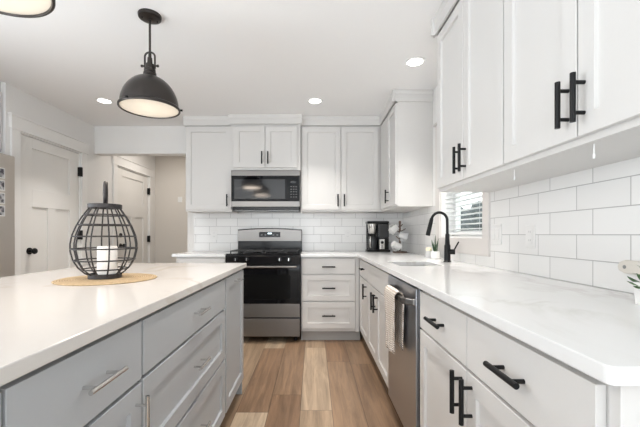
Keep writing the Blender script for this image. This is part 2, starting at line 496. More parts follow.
def pull_bm(M, u, v, L, vert, stand=0.032, r=0.0068):
    """bar pull: a round bar on two posts; w measured from the door face"""
    bm = BM()
    h = L / 2; p = L * 0.31
    if vert:
        cyl(bm, M(u, v - h, stand), M(u, v + h, stand), r, seg=14)
        for s in (-1, 1): cyl(bm, M(u, v + s * p, 0), M(u, v + s * p, stand), r * 0.75, seg=10)
    else:
        cyl(bm, M(u - h, v, stand), M(u + h, v, stand), r, seg=14)
        for s in (-1, 1): cyl(bm, M(u + s * p, v, 0), M(u + s * p, v, stand), r * 0.75, seg=10)
    return bm

T = 0.019
def front(root, face, p, kind, u0, u1, v0, v1, mat, pull=None, pmat=None, name=None, rail=0.057, L=0.135):
    """a drawer front or door on the plane p, with its pull as a child"""
    M = fmap(face, p)
    u0 += 0.001; u1 -= 0.001; v0 += 0.0005; v1 -= 0.0005
    if kind == 'slab': bm = slab_bm(M, u0, u1, v0, v1); nm = name or 'drawer'
    else: bm = shaker_bm(M, u0, u1, v0, v1, rail=rail); nm = name or 'door'
    o = obj(nm, bm, mat, root, bevel=0.0012 if kind == 'slab' else 0)
    if pull:
        M2 = fmap(face, p + T * (1 if face[0] == '+' else -1))
        obj('handle', pull_bm(M2, pull[0], pull[1], L, pull[2], r=0.0055 if pmat is M_NICKEL else 0.0073), pmat, o, smooth=True)
    return o

# ================================================================ THE ROOM
XR = 1.085; XL = -2.65; YB = 4.21; YREAR = -6.0; YH = 5.82; XE = -1.524
CT = 0.91   # counter top

bm = BM(); box(bm, -3.6, XR + 0.16, YREAR - 0.2, YH + 0.12, -0.08, 0); struct('floor', bm, M_PLANK)
bm = BM(); box(bm, -3.6, XR + 0.16, YREAR - 0.2, YH + 0.12, CEIL, CEIL + 0.08); struct('ceiling', bm, M_CEIL)
# left wall: fridge alcove, pantry door, hall door, and an opening added for light
bm = BM()
grid_plate(bm, [YREAR - 0.2, -0.35, 1.80, 2.03, 2.995, 3.13, 3.96, 4.675, 5.60, YH + 0.12], [0, 0.1, 2.04, 2.22, CEIL],
           lambda u, v: not (2.03 < u < 2.995) and not (-0.35 < u < 1.80 and 0.1 < v < 2.22) and not (v < 2.04 and (3.13 < u < 3.96 or 4.675 < u < 5.60)),
           0, 0.12, fmap('-X', XL))
wl = struct('wall_left', bm, M_WALL)
bm = BM(); box(bm, -3.52, XL - 0.12, 1.91, 2.03, 0, CEIL); box(bm, -3.52, XL - 0.12, 2.995, 3.115, 0, CEIL); box(bm, -3.6, -3.52, 1.91, 3.115, 0, CEIL)
struct('wall_alcove', bm, M_WALL)
# right wall with the sink window
WY0, WY1, WZ0, WZ1 = 2.20, 2.955, 1.085, 1.965
bm = BM()
grid_plate(bm, [YREAR - 0.2, WY0, WY1, YH + 0.12], [0, WZ0, WZ1, CEIL],
           lambda u, v: not (WY0 < u < WY1 and WZ0 < v < WZ1), 0, 0.16, fmap('+X', XR))
wr = struct('wall_right', bm, M_WALL)
bm = BM()
grid_plate(bm, [0.50, 2.117, 3.045, 4.20], [CT + 0.0005, 0.975, 1.366],
           lambda u, v: not (2.117 < u < 3.045 and v > 0.975), 0, 0.008, fmap('-X', XR))
obj('backsplash', bm, M_TILE_R, wr)
# back wall, header over the hall opening, hall walls
bm = BM()
grid_plate(bm, [XL, XE, XR], [0, 2.088, CEIL], lambda u, v: u > XE or v > 2.088, 0, 0.13, fmap('+Y', YB))
wb = struct('wall_back', bm, M_WALL)
bm = BM(); box(bm, -1.443, XR - 0.008, YB - 0.008, YB, CT + 0.0005, 1.366)
obj('backsplash', bm, M_TILE_B, wb)
bm = BM(); box(bm, XL, XE + 0.1, YH, YH + 0.12, 0, CEIL); struct('wall_hall', bm, M_HALL)
bm = BM(); box(bm, XE, XE + 0.1, YB + 0.13, YH, 0, CEIL); struct('wall_hall_side', bm, M_HALL)
# rear wall behind the camera with a wide opening added to bring in light
bm = BM()
grid_plate(bm, [XL, -2.5, 0.7, XR], [0, 0.1, 2.2, CEIL], lambda u, v: not (-2.5 < u < 0.7 and 0.1 < v < 2.2), 0, 0.14, fmap('-Y', YREAR))
struct('wall_rear', bm, M_WALL)
bm = BM()
grid_plate(bm, [-2.5, -2.44, -1.45, -1.39, -0.38, -0.32, 0.64, 0.7], [0.1, 0.16, 2.14, 2.2],
           lambda u, v: not (0.16 < v < 2.14) or any(abs(u - c) < 0.04 for c in (-2.47, -1.42, -0.35, 0.67)), 0.04, 0.10, fmap('-Y', YREAR))
struct('added_window_rear', bm, M_TRIM)  # unseen frame in the opening added for light

bm = BM()
grid_plate(bm, [-0.35, -0.29, 0.695, 0.755, 1.74, 1.80], [0.1, 0.16, 2.16, 2.22],
           lambda u, v: not (0.16 < v < 2.16) or any(abs(u - c) < 0.04 for c in (-0.32, 0.725, 1.77)), 0.04, 0.10, fmap('-X', XL))
struct('added_window_left', bm, M_TRIM)  # unseen frame; added with its wall opening to light the kitchen from the left

# baseboards
bm = BM(); box(bm, XL, XL + 0.014, 4.06, 4.58, 0, 0.12); struct('baseboard_left', bm, M_TRIM, bevel=0.003)
bm = BM(); box(bm, XL + 0.014, XE, YH - 0.014, YH, 0, 0.12); struct('baseboard_hall', bm, M_TRIM, bevel=0.003)

# craftsman casings round the two doors
def casing(name, y0, y1, ztop):
    bm = BM()
    w = 0.092
    box(bm, XL, XL + 0.018, y0 - w, y0, 0, ztop)
    box(bm, XL, XL + 0.018, y1, y1 + w, 0, ztop)
    box(bm, XL, XL + 0.026, y0 - w - 0.012, y1 + w + 0.012, ztop, ztop + 0.115)
    box(bm, XL, XL + 0.036, y0 - w - 0.022, y1 + w + 0.022, ztop + 0.115, ztop + 0.131)
    # jamb
    box(bm, XL - 0.12, XL, y0, y0 + 0.012, 0, ztop); box(bm, XL - 0.12, XL, y1 - 0.012, y1, 0, ztop)
    box(bm, XL - 0.12, XL, y0, y1, ztop - 0.012, ztop)
    struct(name, bm, M_TRIM, bevel=0.0015)
casing('trim_1', 3.13, 3.96, 2.04)
casing('trim_2', 4.675, 5.60, 2.04)

def panel_door(name, y0, y1, ztop, knob_y, hinges, deadbolt=False):
    M = fmap('+X', XL - 0.046)
    bm = BM()
    st = 0.145; mid = (y0 + y1) / 2; t0, t1 = 0.021, 0.036
    mapped_box(bm, M, y0, y1, 0.012, ztop, 0, t0)
    for a, b in ((y0, y0 + st), (y1 - st, y1)): mapped_box(bm, M, a, b, 0.012, ztop, t0, t1)
    for a, b in ((0.012, 0.25), (1.372, 1.54), (ztop - 0.10, ztop)): mapped_box(bm, M, y0 + st, y1 - st, a, b, t0, t1)
    mapped_box(bm, M, mid - 0.055, mid + 0.055, 0.25, 1.372, t0, t1)
    d = struct(name, bm, M_DOOR, bevel=0.002)
    M2 = fmap('+X', XL - 0.010)
    bm = BM()
    cyl(bm, M2(knob_y, 0.955, 0), M2(knob_y, 0.955, 0.008), 0.032, seg=24)
    cyl(bm, M2(knob_y, 0.955, 0.008), M2(knob_y, 0.955, 0.035), 0.011, seg=16)
    R = Matrix.Translation(M2(knob_y, 0.955, 0.034)) @ Matrix.Rotation(PI / 2, 4, 'Y')
    lathe(bm, [(0.0, 0), (0.018, 0.001), (0.027, 0.010), (0.029, 0.019), (0.024, 0.029), (0, 0.033)], 0, 0, 24, R)
    obj('knob', bm, M_BLACK, d, smooth=True)
    if deadbolt:
        bm = BM()
        cyl(bm, M2(knob_y, 1.10, 0), M2(knob_y, 1.10, 0.012), 0.030, seg=24)
        mapped_box(bm, M2, knob_y - 0.006, knob_y + 0.006, 1.083, 1.117, 0.012, 0.026)
        obj('deadbolt', bm, M_BLACK, d, smooth=True)
    for z in hinges:
        bm = BM(); mapped_box(bm, fmap('+X', XL - 0.012), y1 - 0.022, y1 + 0.020, z - 0.05, z + 0.05, 0, 0.034)
        cyl(bm, (XL + 0.022, y1, z - 0.053), (XL + 0.022, y1, z + 0.053), 0.007, seg=12)
        obj('hinge', bm, M_BLACK, d)
    return d
panel_door('door_1', 3.145, 3.945, 2.024, 3.255, (1.82, 1.105, 0.25))
panel_door('door_2', 4.69, 5.585, 2.024, 4.79, (1.80, 1.04, 0.25), True)

# ---------------------------------------------------------------- sink window
bm = BM()
Mc = fmap('-X', XR)
grid_plate(bm, [2.117, WY0, WY1, 3.045], [0.975, WZ0, WZ1, 2.055], lambda u, v: not (WY0 < u < WY1 and WZ0 < v < WZ1), 0, 0.020, Mc)
mapped_box(bm, Mc, 2.100, 3.062, 2.055, 2.073, 0, 0.034)
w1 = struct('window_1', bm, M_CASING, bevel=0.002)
bm = BM()
Mw = fmap('+X', XR)
for a, b, c, d in ((WY0, WY0 + 0.012, WZ0, WZ1), (WY1 - 0.012, WY1, WZ0, WZ1), (WY0 + 0.012, WY1 - 0.012, WZ0, WZ0 + 0.012), (WY0 + 0.012, WY1 - 0.012, WZ1 - 0.012, WZ1)):
    mapped_box(bm, Mw, a, b, c, d, 0.0, 0.16)
obj('jamb', bm, M_TRIM, w1)
bm = BM()
grid_plate(bm, [WY0 + 0.012, WY0 + 0.055, WY1 - 0.055, WY1 - 0.012], [WZ0 + 0.012, WZ0 + 0.055, 1.50, 1.54, WZ1 - 0.055, WZ1 - 0.012],
           lambda u, v: not (WY0 + 0.055 < u < WY1 - 0.055 and (WZ0 + 0.055 < v < 1.50 or 1.54 < v < WZ1 - 0.055)), 0.10, 0.135, Mw)
obj('sash', bm, M_WHITEP, w1, bevel=0.002)
bm = BM(); mapped_box(bm, Mw, WY0 + 0.05, WY1 - 0.05, WZ0 + 0.05, WZ1 - 0.05, 0.116, 0.120); obj('pane', bm, M_GLASS, w1)

bl = thing('window_blind', 'white horizontal slat blind hanging open in the window over the sink', 'blind', (1.125, 2.58, 1.10))
bm = BM(); mapped_box(bm, Mw, WY0 + 0.016, WY1 - 0.016, 1.91, 1.952, 0.018, 0.070); obj('headrail', bm, M_WHITEP, bl, bevel=0.003)
z = 1.150
while z < 1.905:
    bm = BM()
    n = 4
    for i in range(n):
        a0 = -0.021 + 0.042 * i / n; a1 = -0.021 + 0.042 * (i + 1) / n
        za = z + 0.0035 * (1 - (a0 / 0.021) ** 2) - a0 * 0.10; zb = z + 0.0035 * (1 - (a1 / 0.021) ** 2) - a1 * 0.10
        q = [(WY0 + 0.018, a0, za), (WY1 - 0.018, a0, za), (WY1 - 0.018, a1, zb), (WY0 + 0.018, a1, zb)]
        up = [bm.verts.new((XR + 0.046 + a, y, zz + 0.0012)) for y, a, zz in q]
        dn = [bm.verts.new((XR + 0.046 + a, y, zz - 0.0012)) for y, a, zz in q]
        bm.faces.new(up); bm.faces.new(dn[::-1])
        for k in range(4): bm.faces.new((up[k], dn[k], dn[(k + 1) % 4], up[(k + 1) % 4]))
    obj('slat', bm, M_WHITEP, bl)
    z += 0.036
bm = BM(); mapped_box(bm, Mw, WY0 + 0.018, WY1 - 0.018, 1.108, 1.126, 0.028, 0.064); obj('bottom_rail', bm, M_WHITEP, bl, bevel=0.003)
for y in (WY0 + 0.12, WY1 - 0.12):
    bm = BM(); cyl(bm, (XR + 0.023, y, 1.115), (XR + 0.023, y, 1.92), 0.0011, seg=6); obj('cord', bm, M_WHITEP, bl)

# outside: lawn and a row of trees beyond the window
bm = BM(); box(bm, XR + 0.3, 70, -5, 90, -0.5, -0.3); struct('ground', bm, M_LAWN)
def tree(x, y, h, r, label, seed):
    rnd = random.Random(seed)
    t = thing('tree', label, 'tree', (x, y, -0.3), 'trees beyond the sink window')
    bm = BM(); cyl(bm, (x, y, -0.3), (x, y, h * 0.6), 0.16, 0.08, seg=10); obj('trunk', bm, M_BARK, t, smooth=True)
    bm = BM()
    for k in range(14):
        bmesh.ops.create_icosphere(bm, subdivisions=3, radius=1, matrix=Matrix.Translation((x + rnd.uniform(-.5, .5) * r, y + rnd.uniform(-.6, .6) * r, h * rnd.uniform(0.12, 0.78))) @ Matrix.Diagonal((r * rnd.uniform(.45, .7), r * rnd.uniform(.45, .7), h * rnd.uniform(.16, .24), 1)))
    for v in bm.verts:
        v.co += Vector((rnd.uniform(-1, 1), rnd.uniform(-1, 1), rnd.uniform(-1, 1))) * 0.09
    obj('foliage', bm, M_TREE, t)
tree(10.4, 20.2, 3.3, 1.05, 'dark bushy tree seen through the right side of the sink window blind', 1)
tree(10.6, 23.2, 2.9, 1.05, 'lower dark tree seen through the middle of the sink window blind', 2)
tree(10.4, 26.2, 3.5, 1.05, 'taller dark tree seen through the left part of the sink window blind', 3)
tree(15.5, 32.6, 4.2, 1.4, 'hazy tree farther off, between the two right-hand trees beyond the blind', 4)
tree(15.5, 37.0, 4.0, 1.4, 'hazy tree farther off, between the two left-hand trees beyond the blind', 5)

# ================================================================ WORKTOPS
XF = 0.4475; YF = 3.57; YN = 0.525
TH = 0.03
SX0, SX1, SY0, SY1 = 0.555, 0.838, 2.235, 2.605
bm = BM()
grid_plate(bm, [-0.130, XF, SX0, SX1, XR - 0.0085], [YN, SY0, SY1, YF, YB - 0.0085],
           lambda u, v: (u > XF or v > YF) and not (SX0 < u < SX1 and SY0 < v < SY1), CT - TH, CT, ZMAP)
bm.edges.ensure_lookup_table()
es = [e for e in bm.edges if all(abs(v.co.x - XF) < 1e-5 and abs(v.co.y - YN) < 1e-5 for v in e.verts)]
bmesh.ops.bevel(bm, geom=es, offset=0.012, segments=4, affect='EDGES', profile=0.5)
tag(obj('countertop', bm, M_QUARTZ, bevel=0.0025), 'long white quartz countertop with faint veins running under the window to the corner', 'countertop')
bm = BM(); box(bm, -1.457, -0.906, YF, YB - 0.0085, CT - TH, CT)
tag(obj('countertop', bm, M_QUARTZ, bevel=0.0025), 'short white quartz countertop left of the black range', 'countertop')
IX0, IX1, IY0, IY1 = -1.46, -0.471, 0.18, 2.454
bm = BM(); box(bm, IX0, IX1, IY0, IY1, CT - TH, CT)
tag(obj('island_countertop', bm, M_QUARTZ_WARMED, bevel=0.003), 'large white veined quartz top on the grey island', 'countertop')

# sink
sk = thing('sink', 'stainless undermount sink set in the white quartz beside the black faucet', 'sink', ((SX0 + SX1) / 2, (SY0 + SY1) / 2, 0.70))
bm = BM()
z0 = 0.70; z1 = CT - TH - 0.0005
o_ = 0.012
def rect(a, z): return [bm.verts.new(p) for p in ((SX0 - a, SY0 - a, z), (SX1 + a, SY0 - a, z), (SX1 + a, SY1 + a, z), (SX0 - a, SY1 + a, z))]
R = [rect(0.003, z1), rect(-0.012, z0 + 0.02), rect(-0.03, z0 + 0.004), rect(-0.028, z0), rect(o_, z0 + 0.02), rect(o_, z1)]
for i, (a, b) in enumerate(zip(R, R[1:])):
    if i == 2: continue
    for k in range(4): bm.faces.new((a[k], a[(k + 1) % 4], b[(k + 1) % 4], b[k]))
bm.faces.new(R[2]); bm.faces.new(R[3][::-1])
for k in range(4): bm.faces.new((R[5][k], R[5][(k + 1) % 4], R[0][(k + 1) % 4], R[0][k]))
obj('basin', bm, M_SINK, sk)
bm = BM(); lathe(bm, [(0, z0 + 0.006), (0.03, z0 + 0.006), (0.04, z0 + 0.0085), (0.042, z0 + 0.0045)], (SX0 + SX1) / 2, (SY0 + SY1) / 2, 24); obj('drain', bm, M_NICKEL, sk, smooth=True)

# ================================================================ RIGHT BASE RUN (faces -X)
XFACE = 0.4915   # carcass front, door faces sit 19 mm in front of it
def base_unit_right(label, y0, y1, fronts):
    t = thing('base_cabinet', label, 'cabinet', ((XFACE + XR) / 2, (y0 + y1) / 2, 0), 'white base cabinets')
    bm = BM()
    zt = CT - TH - 0.0005
    # an open box: sides, bottom, back and face rails, so the sink bowl hangs in a real hollow
    box(bm, XFACE, XR - 0.001, y0, y0 + 0.016, 0.105, zt); box(bm, XFACE, XR - 0.001, y1 - 0.016, y1, 0.105, zt)
    box(bm, XFACE, XR - 0.001, y0 + 0.016, y1 - 0.016, 0.105, 0.121)
    box(bm, XFACE, XFACE + 0.016, y0 + 0.016, y1 - 0.016, 0.121, zt)
    obj('carcass', bm, M_CABIN, t)
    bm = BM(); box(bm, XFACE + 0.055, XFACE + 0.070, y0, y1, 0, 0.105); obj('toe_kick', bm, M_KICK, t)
    for f in fronts: front(t, '-X', XFACE, *f)
    return t
DT, DB = 0.859, 0.700     # top drawers
LT, LB = 0.690, 0.135     # lower doors
B = M_BLACK
u = base_unit_right('white corner base cabinet with one drawer over a door, next to the sink cabinet', 3.053, 3.575, [
    ('slab', 3.056, 3.548, DB, DT, M_CAB, (3.27, 0.785, False), B),
    ('shaker', 3.056, 3.548, LB, LT, M_CAB, (3.105, 0.60, True), B)])
base_unit_right('white sink base cabinet with plain drawer panel and paired doors by the dishwasher', 2.180, 3.050, [
    ('slab', 2.183, 3.047, DB, DT, M_CAB, None, None, 'false_drawer_front'),
    ('shaker', 2.6165, 3.047, LB, LT, M_CAB, (2.665, 0.60, True), B),
    ('shaker', 2.183, 2.6135, LB, LT, M_CAB, (2.566, 0.60, True), B)])
nearcab = base_unit_right('white two-drawer base cabinet with doors, nearest the camera on the right', 0.577, 1.560, [
    ('slab', 1.075, 1.545, DB, DT, M_CAB, (1.305, 0.780, False), B),
    ('slab', 0.582, 1.072, DB, DT, M_CAB, (0.823, 0.780, False), B),
    ('shaker', 1.075, 1.545, LB, LT, M_CAB, (1.108, 0.61, True), B),
    ('shaker', 0.582, 1.072, LB, LT, M_CAB, (1.038, 0.61, True), B)])
bm = BM(); box(bm, XFACE - 0.003, XR - 0.001, 0.553, 0.5765, 0, CT - TH - 0.0005); obj('end_panel', bm, M_CAB, nearcab, bevel=0.0015)

# dishwasher
DY0, DY1 = 1.566, 2.174
dw = thing('dishwasher', 'stainless dishwasher under the counter with a towel over its handle', 'dishwasher', (0.78, (DY0 + DY1) / 2, 0))
bm = BM(); box(bm, XFACE + 0.012, XR - 0.05, DY0, DY1, 0.10, 0.868); obj('body', bm, M_ENAMEL, dw)
bm = BM(); box(bm, 0.466, XFACE + 0.011, DY0 + 0.018, DY1 - 0.006, 0.115, 0.862); obj('door', bm, M_STEELV, dw, bevel=0.003)
bm = BM(); box(bm, 0.482, XFACE + 0.010, DY0 + 0.001, DY0 + 0.017, 0.10, 0.872); obj('side_trim', bm, M_ENAMEL, dw)
bm = BM(); box(bm, XFACE + 0.055, XFACE + 0.07, DY0, DY1, 0, 0.10); obj('toe_kick', bm, M_ENAMEL, dw)
HZ = 0.796
bm = BM()
ny = 18
prev = None
secs = []
ya, yb_ = 1.606, 2.08
for i in range(ny + 1):
    tt = i / ny
    y = ya + (yb_ - ya) * tt
    s = min(1, min(tt, 1 - tt) / 0.14)
    x = 0.466 - 0.044 * math.sin(s * PI / 2) ** 0.8
    secs.append([bm.verts.new((x + dx, y, HZ + dz)) for dx, dz in ((-0.006, -0.013), (0.006, -0.017), (0.006, 0.017), (-0.006, 0.013))])
for a, b in zip(secs, secs[1:]):
    for k in range(4): bm.faces.new((a[k], a[(k + 1) % 4], b[(k + 1) % 4], b[k]))
bm.faces.new(secs[0]); bm.faces.new(secs[-1][::-1])
obj('handle', bm, M_STEEL, dw, bevel=0.003)

# towel folded over the dishwasher handle
bm = BM()
TY0, TY1 = 1.725, 1.955
prof = []   # (x, z) over the bar from the front hem to the back hem
for k in range(18): prof.append((0.400, 0.510 + (0.792 - 0.510) * k / 17))
for k in range(1, 8):
    a = PI - PI * k / 8
    prof.append((0.423 + 0.0235 * math.cos(a) * 1.0, 0.796 + 0.028 * math.sin(a)))
for k in range(12): prof.append((0.4475, 0.790 - (0.790 - 0.525) * k / 11))
NY = 26
rows = []
for i in range(NY + 1):
    t = i / NY
    row = []
    for j, (x, z) in enumerate(prof):
        hang = max(0, min(1, (0.80 - z) / 0.2))
        amp = 0.0075 * hang
        narrow = 1 - 0.20 * hang
        y = (TY0 + TY1) / 2 + (t - 0.5) * (TY1 - TY0) * narrow
        wave = math.sin(t * 2 * PI * 2.3 + 0.6) * amp
        if x > 0.43: wave *= 0.25
        row.append(bm.verts.new((x + (wave if x < 0.43 else wave), y, z - (0.012 * t if j < 5 else 0))))
    rows.append(row)
for a, b in zip(rows, rows[1:]):
    for j in range(len(prof) - 1): bm.faces.new((a[j], a[j + 1], b[j + 1], b[j]))
tw = obj('dish_towel', bm, M_TOWEL, smooth=True)
sd = tw.modifiers.new('solidify', 'SOLIDIFY'); sd.thickness = 0.006; sd.offset = 0
tag(tw, 'cream waffle-weave dish towel draped over the dishwasher handle', 'towel')

# ================================================================ BACK BASE RUN (faces -Y)
YFACE = 3.614
def base_unit_back(label, x0, x1, fronts, filler=None):
    t = thing('base_cabinet', label, 'cabinet', ((x0 + x1) / 2, (YFACE + YB) / 2, 0), 'white base cabinets')
    bm = BM(); box(bm, x0, x1, YFACE, YB - 0.009, 0.105, CT - TH - 0.0005); obj('carcass', bm, M_CABIN, t)
    bm = BM(); box(bm, x0, x1, YFACE + 0.045, YFACE + 0.060, 0, 0.104); obj('toe_kick', bm, M_KICK_SHADED, t)
    for f in fronts: front(t, '-Y', YFACE, *f)
    if filler:
        bm = BM(); box(bm, *filler); obj('filler_strip', bm, M_CAB, t)
    return t
cx = (-0.119 + 0.431) / 2
base_unit_back('white three-drawer base cabinet right of the range', -0.129, 0.4895, [
    ('slab', -0.119, 0.431, 0.704, 0.862, M_CAB, (cx, 0.778, False), B),
    ('shaker', -0.119, 0.431, 0.423, 0.693, M_CAB, (cx, 0.558, False), B, 'drawer'),
    ('shaker', -0.119, 0.431, 0.137, 0.411, M_CAB, (cx, 0.274, False), B, 'drawer')],
    (0.434, 0.4715, YFACE - 0.019, YFACE - 0.001, 0.105, 0.879))
cx = (-1.41 - 0.906) / 2
base_unit_back('white base cabinet left of the range, behind the island', -1.424, -0.906, [
    ('slab', -1.418, -0.912, 0.704, 0.862, M_CAB, (cx, 0.778, False), B),
    ('shaker', -1.418, -0.912, 0.137, 0.693, M_CAB, (-0.96, 0.60, True), B)])

# ================================================================ ISLAND (faces +X)
IF = -0.504
N = M_NICKEL
def island_unit(label, y0, y1, fronts, extra=None):
    t = thing('island_cabinet', label, 'cabinet', ((IF - 1.12) / 2, (y0 + y1) / 2, 0), 'grey island cabinets')
    bm = BM(); box(bm, -1.12, IF, y0, y1, 0.105, CT - TH - 0.0005); obj('carcass', bm, M_GREY_SHADED, t)
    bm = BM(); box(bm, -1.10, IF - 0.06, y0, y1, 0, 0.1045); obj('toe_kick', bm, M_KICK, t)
    for f in fronts: front(t, '+X', IF, *f)
    if extra: obj('end_panel', extra, M_GREY, t, bevel=0.0015)
    return t
bm = BM(); box(bm, IF, IF + 0.019, 0.19, 0.541, 0.115, 0.866)
island_unit('grey island cabinet nearest the camera, one drawer over a door', 0.19, 0.9865, [
    ('slab', 0.548, 0.983, 0.704, 0.866, M_GREY, (0.775, 0.787, False), N),
    ('shaker', 0.548, 0.983, 0.115, 0.694, M_GREY, (0.950, 0.602, True), N)], bm)
cy = 1.455
island_unit('wide grey three-drawer cabinet in the middle of the island', 0.9875, 1.916, [
    ('slab', 0.992, 1.911, 0.708, 0.866, M_GREY, (cy, 0.790, False), N),
    ('shaker', 0.992, 1.911, 0.432, 0.698, M_GREY, (cy, 0.572, False), N, 'drawer'),
    ('shaker', 0.992, 1.911, 0.115, 0.421, M_GREY, (cy, 0.290, False), N, 'drawer')])
bm = BM(); box(bm, -1.12, IF + 0.006, 2.416, 2.430, 0, CT - TH - 0.0005)
island_unit('narrow grey pull-out cabinet at the far end of the island by the range', 1.917, 2.415, [
    ('shaker', 1.935, 2.411, 0.115, 0.866, M_GREY, (2.17, 0.826, False), N, 'pull_out_door')], bm)

# ================================================================ UPPER CABINETS
UZ0, UZ1 = 1.385, 2.305      # door bottom and top
def crown_bm(pts, z0=2.317, z1=CEIL - 0.0005, out=0.014, M=None):
    """crown along one straight face: a two-step profile in (w, z)"""
    bm = BM()
    u0, u1 = pts
    prof = [(0, z0), (0.012, z0), (0.012, z1 - 0.036), (0.016, z1 - 0.030), (0.020, z1 - 0.012), (0.020, z1), (0, z1)]
    A = [bm.verts.new(M(u0, z, w)) for w, z in prof]; Bv = [bm.verts.new(M(u1, z, w)) for w, z in prof]
    k = len(prof)
    for i in range(k): bm.faces.new((A[i], A[(i + 1) % k], Bv[(i + 1) % k], Bv[i]))
    bm.faces.new(A); bm.faces.new(Bv[::-1])
    return bm
def upper_back(label, x0, x1, yf, zb, fronts, crown, ends=()):
    t = thing('wall_cabinet', label, 'cabinet', ((x0 + x1) / 2, (yf + YB) / 2, zb), 'white wall cabinets')
    bm = BM(); box(bm, x0, x1, yf, YB - 0.0005, zb, CEIL - 0.001); obj('carcass', bm, M_CAB, t)
    for f in fronts: front(t, '-Y', yf, *f)
    obj('crown_moulding', crown_bm(crown, M=fmap('-Y', yf - T)), M_CAB, t)
    for side, x in ends:
        M = fmap(side, x)
        obj('crown_moulding', crown_bm((yf - T, YB - 0.001), M=M), M_CAB, t)
    return t
YU = 3.879                    # carcass front of the ordinary uppers
upper_back('white single-door wall cabinet left of the microwave', -1.424, -0.9055, YU, 1.366, [
    ('shaker', -1.418, -0.912, UZ0, UZ1, M_CAB, (-0.955, 1.487, True), B)], (-1.44, -0.9055), [('-X', -1.424)])
YM = 3.82
upper_back('short white two-door wall cabinet above the microwave', -0.9045, -0.1435, YM, 1.818, [
    ('shaker', -0.872, -0.530, 1.842, 2.292, M_CAB, (-0.562, 1.945, True), B),
    ('shaker', -0.526, -0.178, 1.842, 2.292, M_CAB, (-0.496, 1.945, True), B)], (-0.925, -0.122), [])
upper_back('white two-door wall cabinet right of the microwave', -0.1425, 0.7645, YU, 1.366, [
    ('shaker', -0.130, 0.302, UZ0, UZ1, M_CAB, (0.270, 1.487, True), B),
    ('shaker', 0.306, 0.722, UZ0, UZ1, M_CAB, (0.340, 1.487, True), B)], (-0.1425, 0.74), [])
XU = 0.764
def upper_right(label, y0, y1, fronts, crown, far=False, rail=True):
    t = thing('wall_cabinet', label, 'cabinet', ((XU + XR) / 2, (y0 + y1) / 2, 1.366), 'white wall cabinets')
    bm = BM(); box(bm, XU, XR - 0.0005, y0, y1, 1.366, CEIL - 0.001); obj('carcass', bm, M_CAB, t)
    for f in fronts: front(t, '-X', XU, *f)
    if crown: obj('crown_moulding', crown_bm(crown, M=fmap('-X', XU - T)), M_CAB, t)
    return t
UC = upper_right('white corner wall cabinet left of the sink window, plain side toward the camera', 3.165, YB - 0.001, [
    ('shaker', 3.17, 3.50, UZ0, UZ1, M_CAB, (3.455, 1.487, True), B),
    ('slab', 3.505, 3.855, UZ0, UZ1, M_CAB, None, None, 'blind_panel')], (3.135, 3.845))
obj('crown_moulding', crown_bm((XU - T - 0.03, XR - 0.002), M=fmap('-Y', 3.165)), M_CAB, UC)
UA = upper_right('white two-door wall cabinet right of the sink window', 1.3675, 2.108, [
    ('shaker', 1.738, 2.100, UZ0, UZ1, M_CAB, (1.768, 1.487, True), B),
    ('shaker', 1.371, 1.734, UZ0, UZ1, M_CAB, (1.704, 1.487, True), B)], (1.3675, 2.138))
UBc = upper_right('white two-door wall cabinet nearest the camera at the upper right', 0.60, 1.3665, [
    ('shaker', 0.986, 1.363, UZ0, UZ1, M_CAB, (1.017, 1.487, True), B),
    ('shaker', 0.605, 0.982, UZ0, UZ1, M_CAB, (0.957, 1.487, True), B)], (0.60, 1.3665))
obj('crown_moulding', crown_bm((XU - T - 0.03, XR - 0.002), M=fmap('+Y', 2.108)), M_CAB, UA)
# short white pull cords of the under-cabinet lights
for root, y in ((UA, 1.365 + 0.01), (UBc, 0.985)):
    bm = BM(); x = XU + 0.03
    cyl(bm, (x, y, 1.335), (x, y, 1.3662), 0.0016, seg=8); cyl(bm, (x, y, 1.325), (x, y, 1.338), 0.003, seg=8)
    obj('pull_cord', bm, M_WHITEP, root)

# over-fridge cabinet in the alcove
t = thing('wall_cabinet', 'white cabinet above the fridge at the left edge', 'cabinet', (-3.05, 2.5, 1.82), 'white wall cabinets')
bm = BM(); box(bm, -3.2, -2.69, 2.032, 2.993, 1.82, CEIL - 0.001); obj('carcass', bm, M_CABIN, t)
front(t, '+X', -2.69, 'shaker', 2.515, 2.985, 1.83, 2.33, M_CAB, (2.55, 1.92, True), B)
front(t, '+X', -2.69, 'shaker', 2.04, 2.511, 1.83, 2.33, M_CAB, (2.475, 1.92, True), B)

# ================================================================ RANGE
RX0, RX1 = -0.898, -0.136
rcx = (RX0 + RX1) / 2
rg = thing('range', 'freestanding gas range, black cooktop with steel backguard and drawer, between the base cabinets', 'stove', (rcx, 3.88, 0))
bm = BM(); box(bm, RX0, RX1, 3.60, 4.195, 0.05, 0.885); obj('body', bm, M_ENAMEL, rg)
for sx in (RX0 + 0.05, RX1 - 0.05):
    for y in (3.66, 4.12):
        bm = BM(); cyl(bm, (sx, y, 0), (sx, y, 0.05), 0.018, seg=12); obj('foot', bm, M_ENAMEL, rg)
bm = BM(); box(bm, RX0, RX1, 3.572, 4.08, 0.8855, 0.912); obj('cooktop', bm, M_ENAMEL, rg, bevel=0.006)
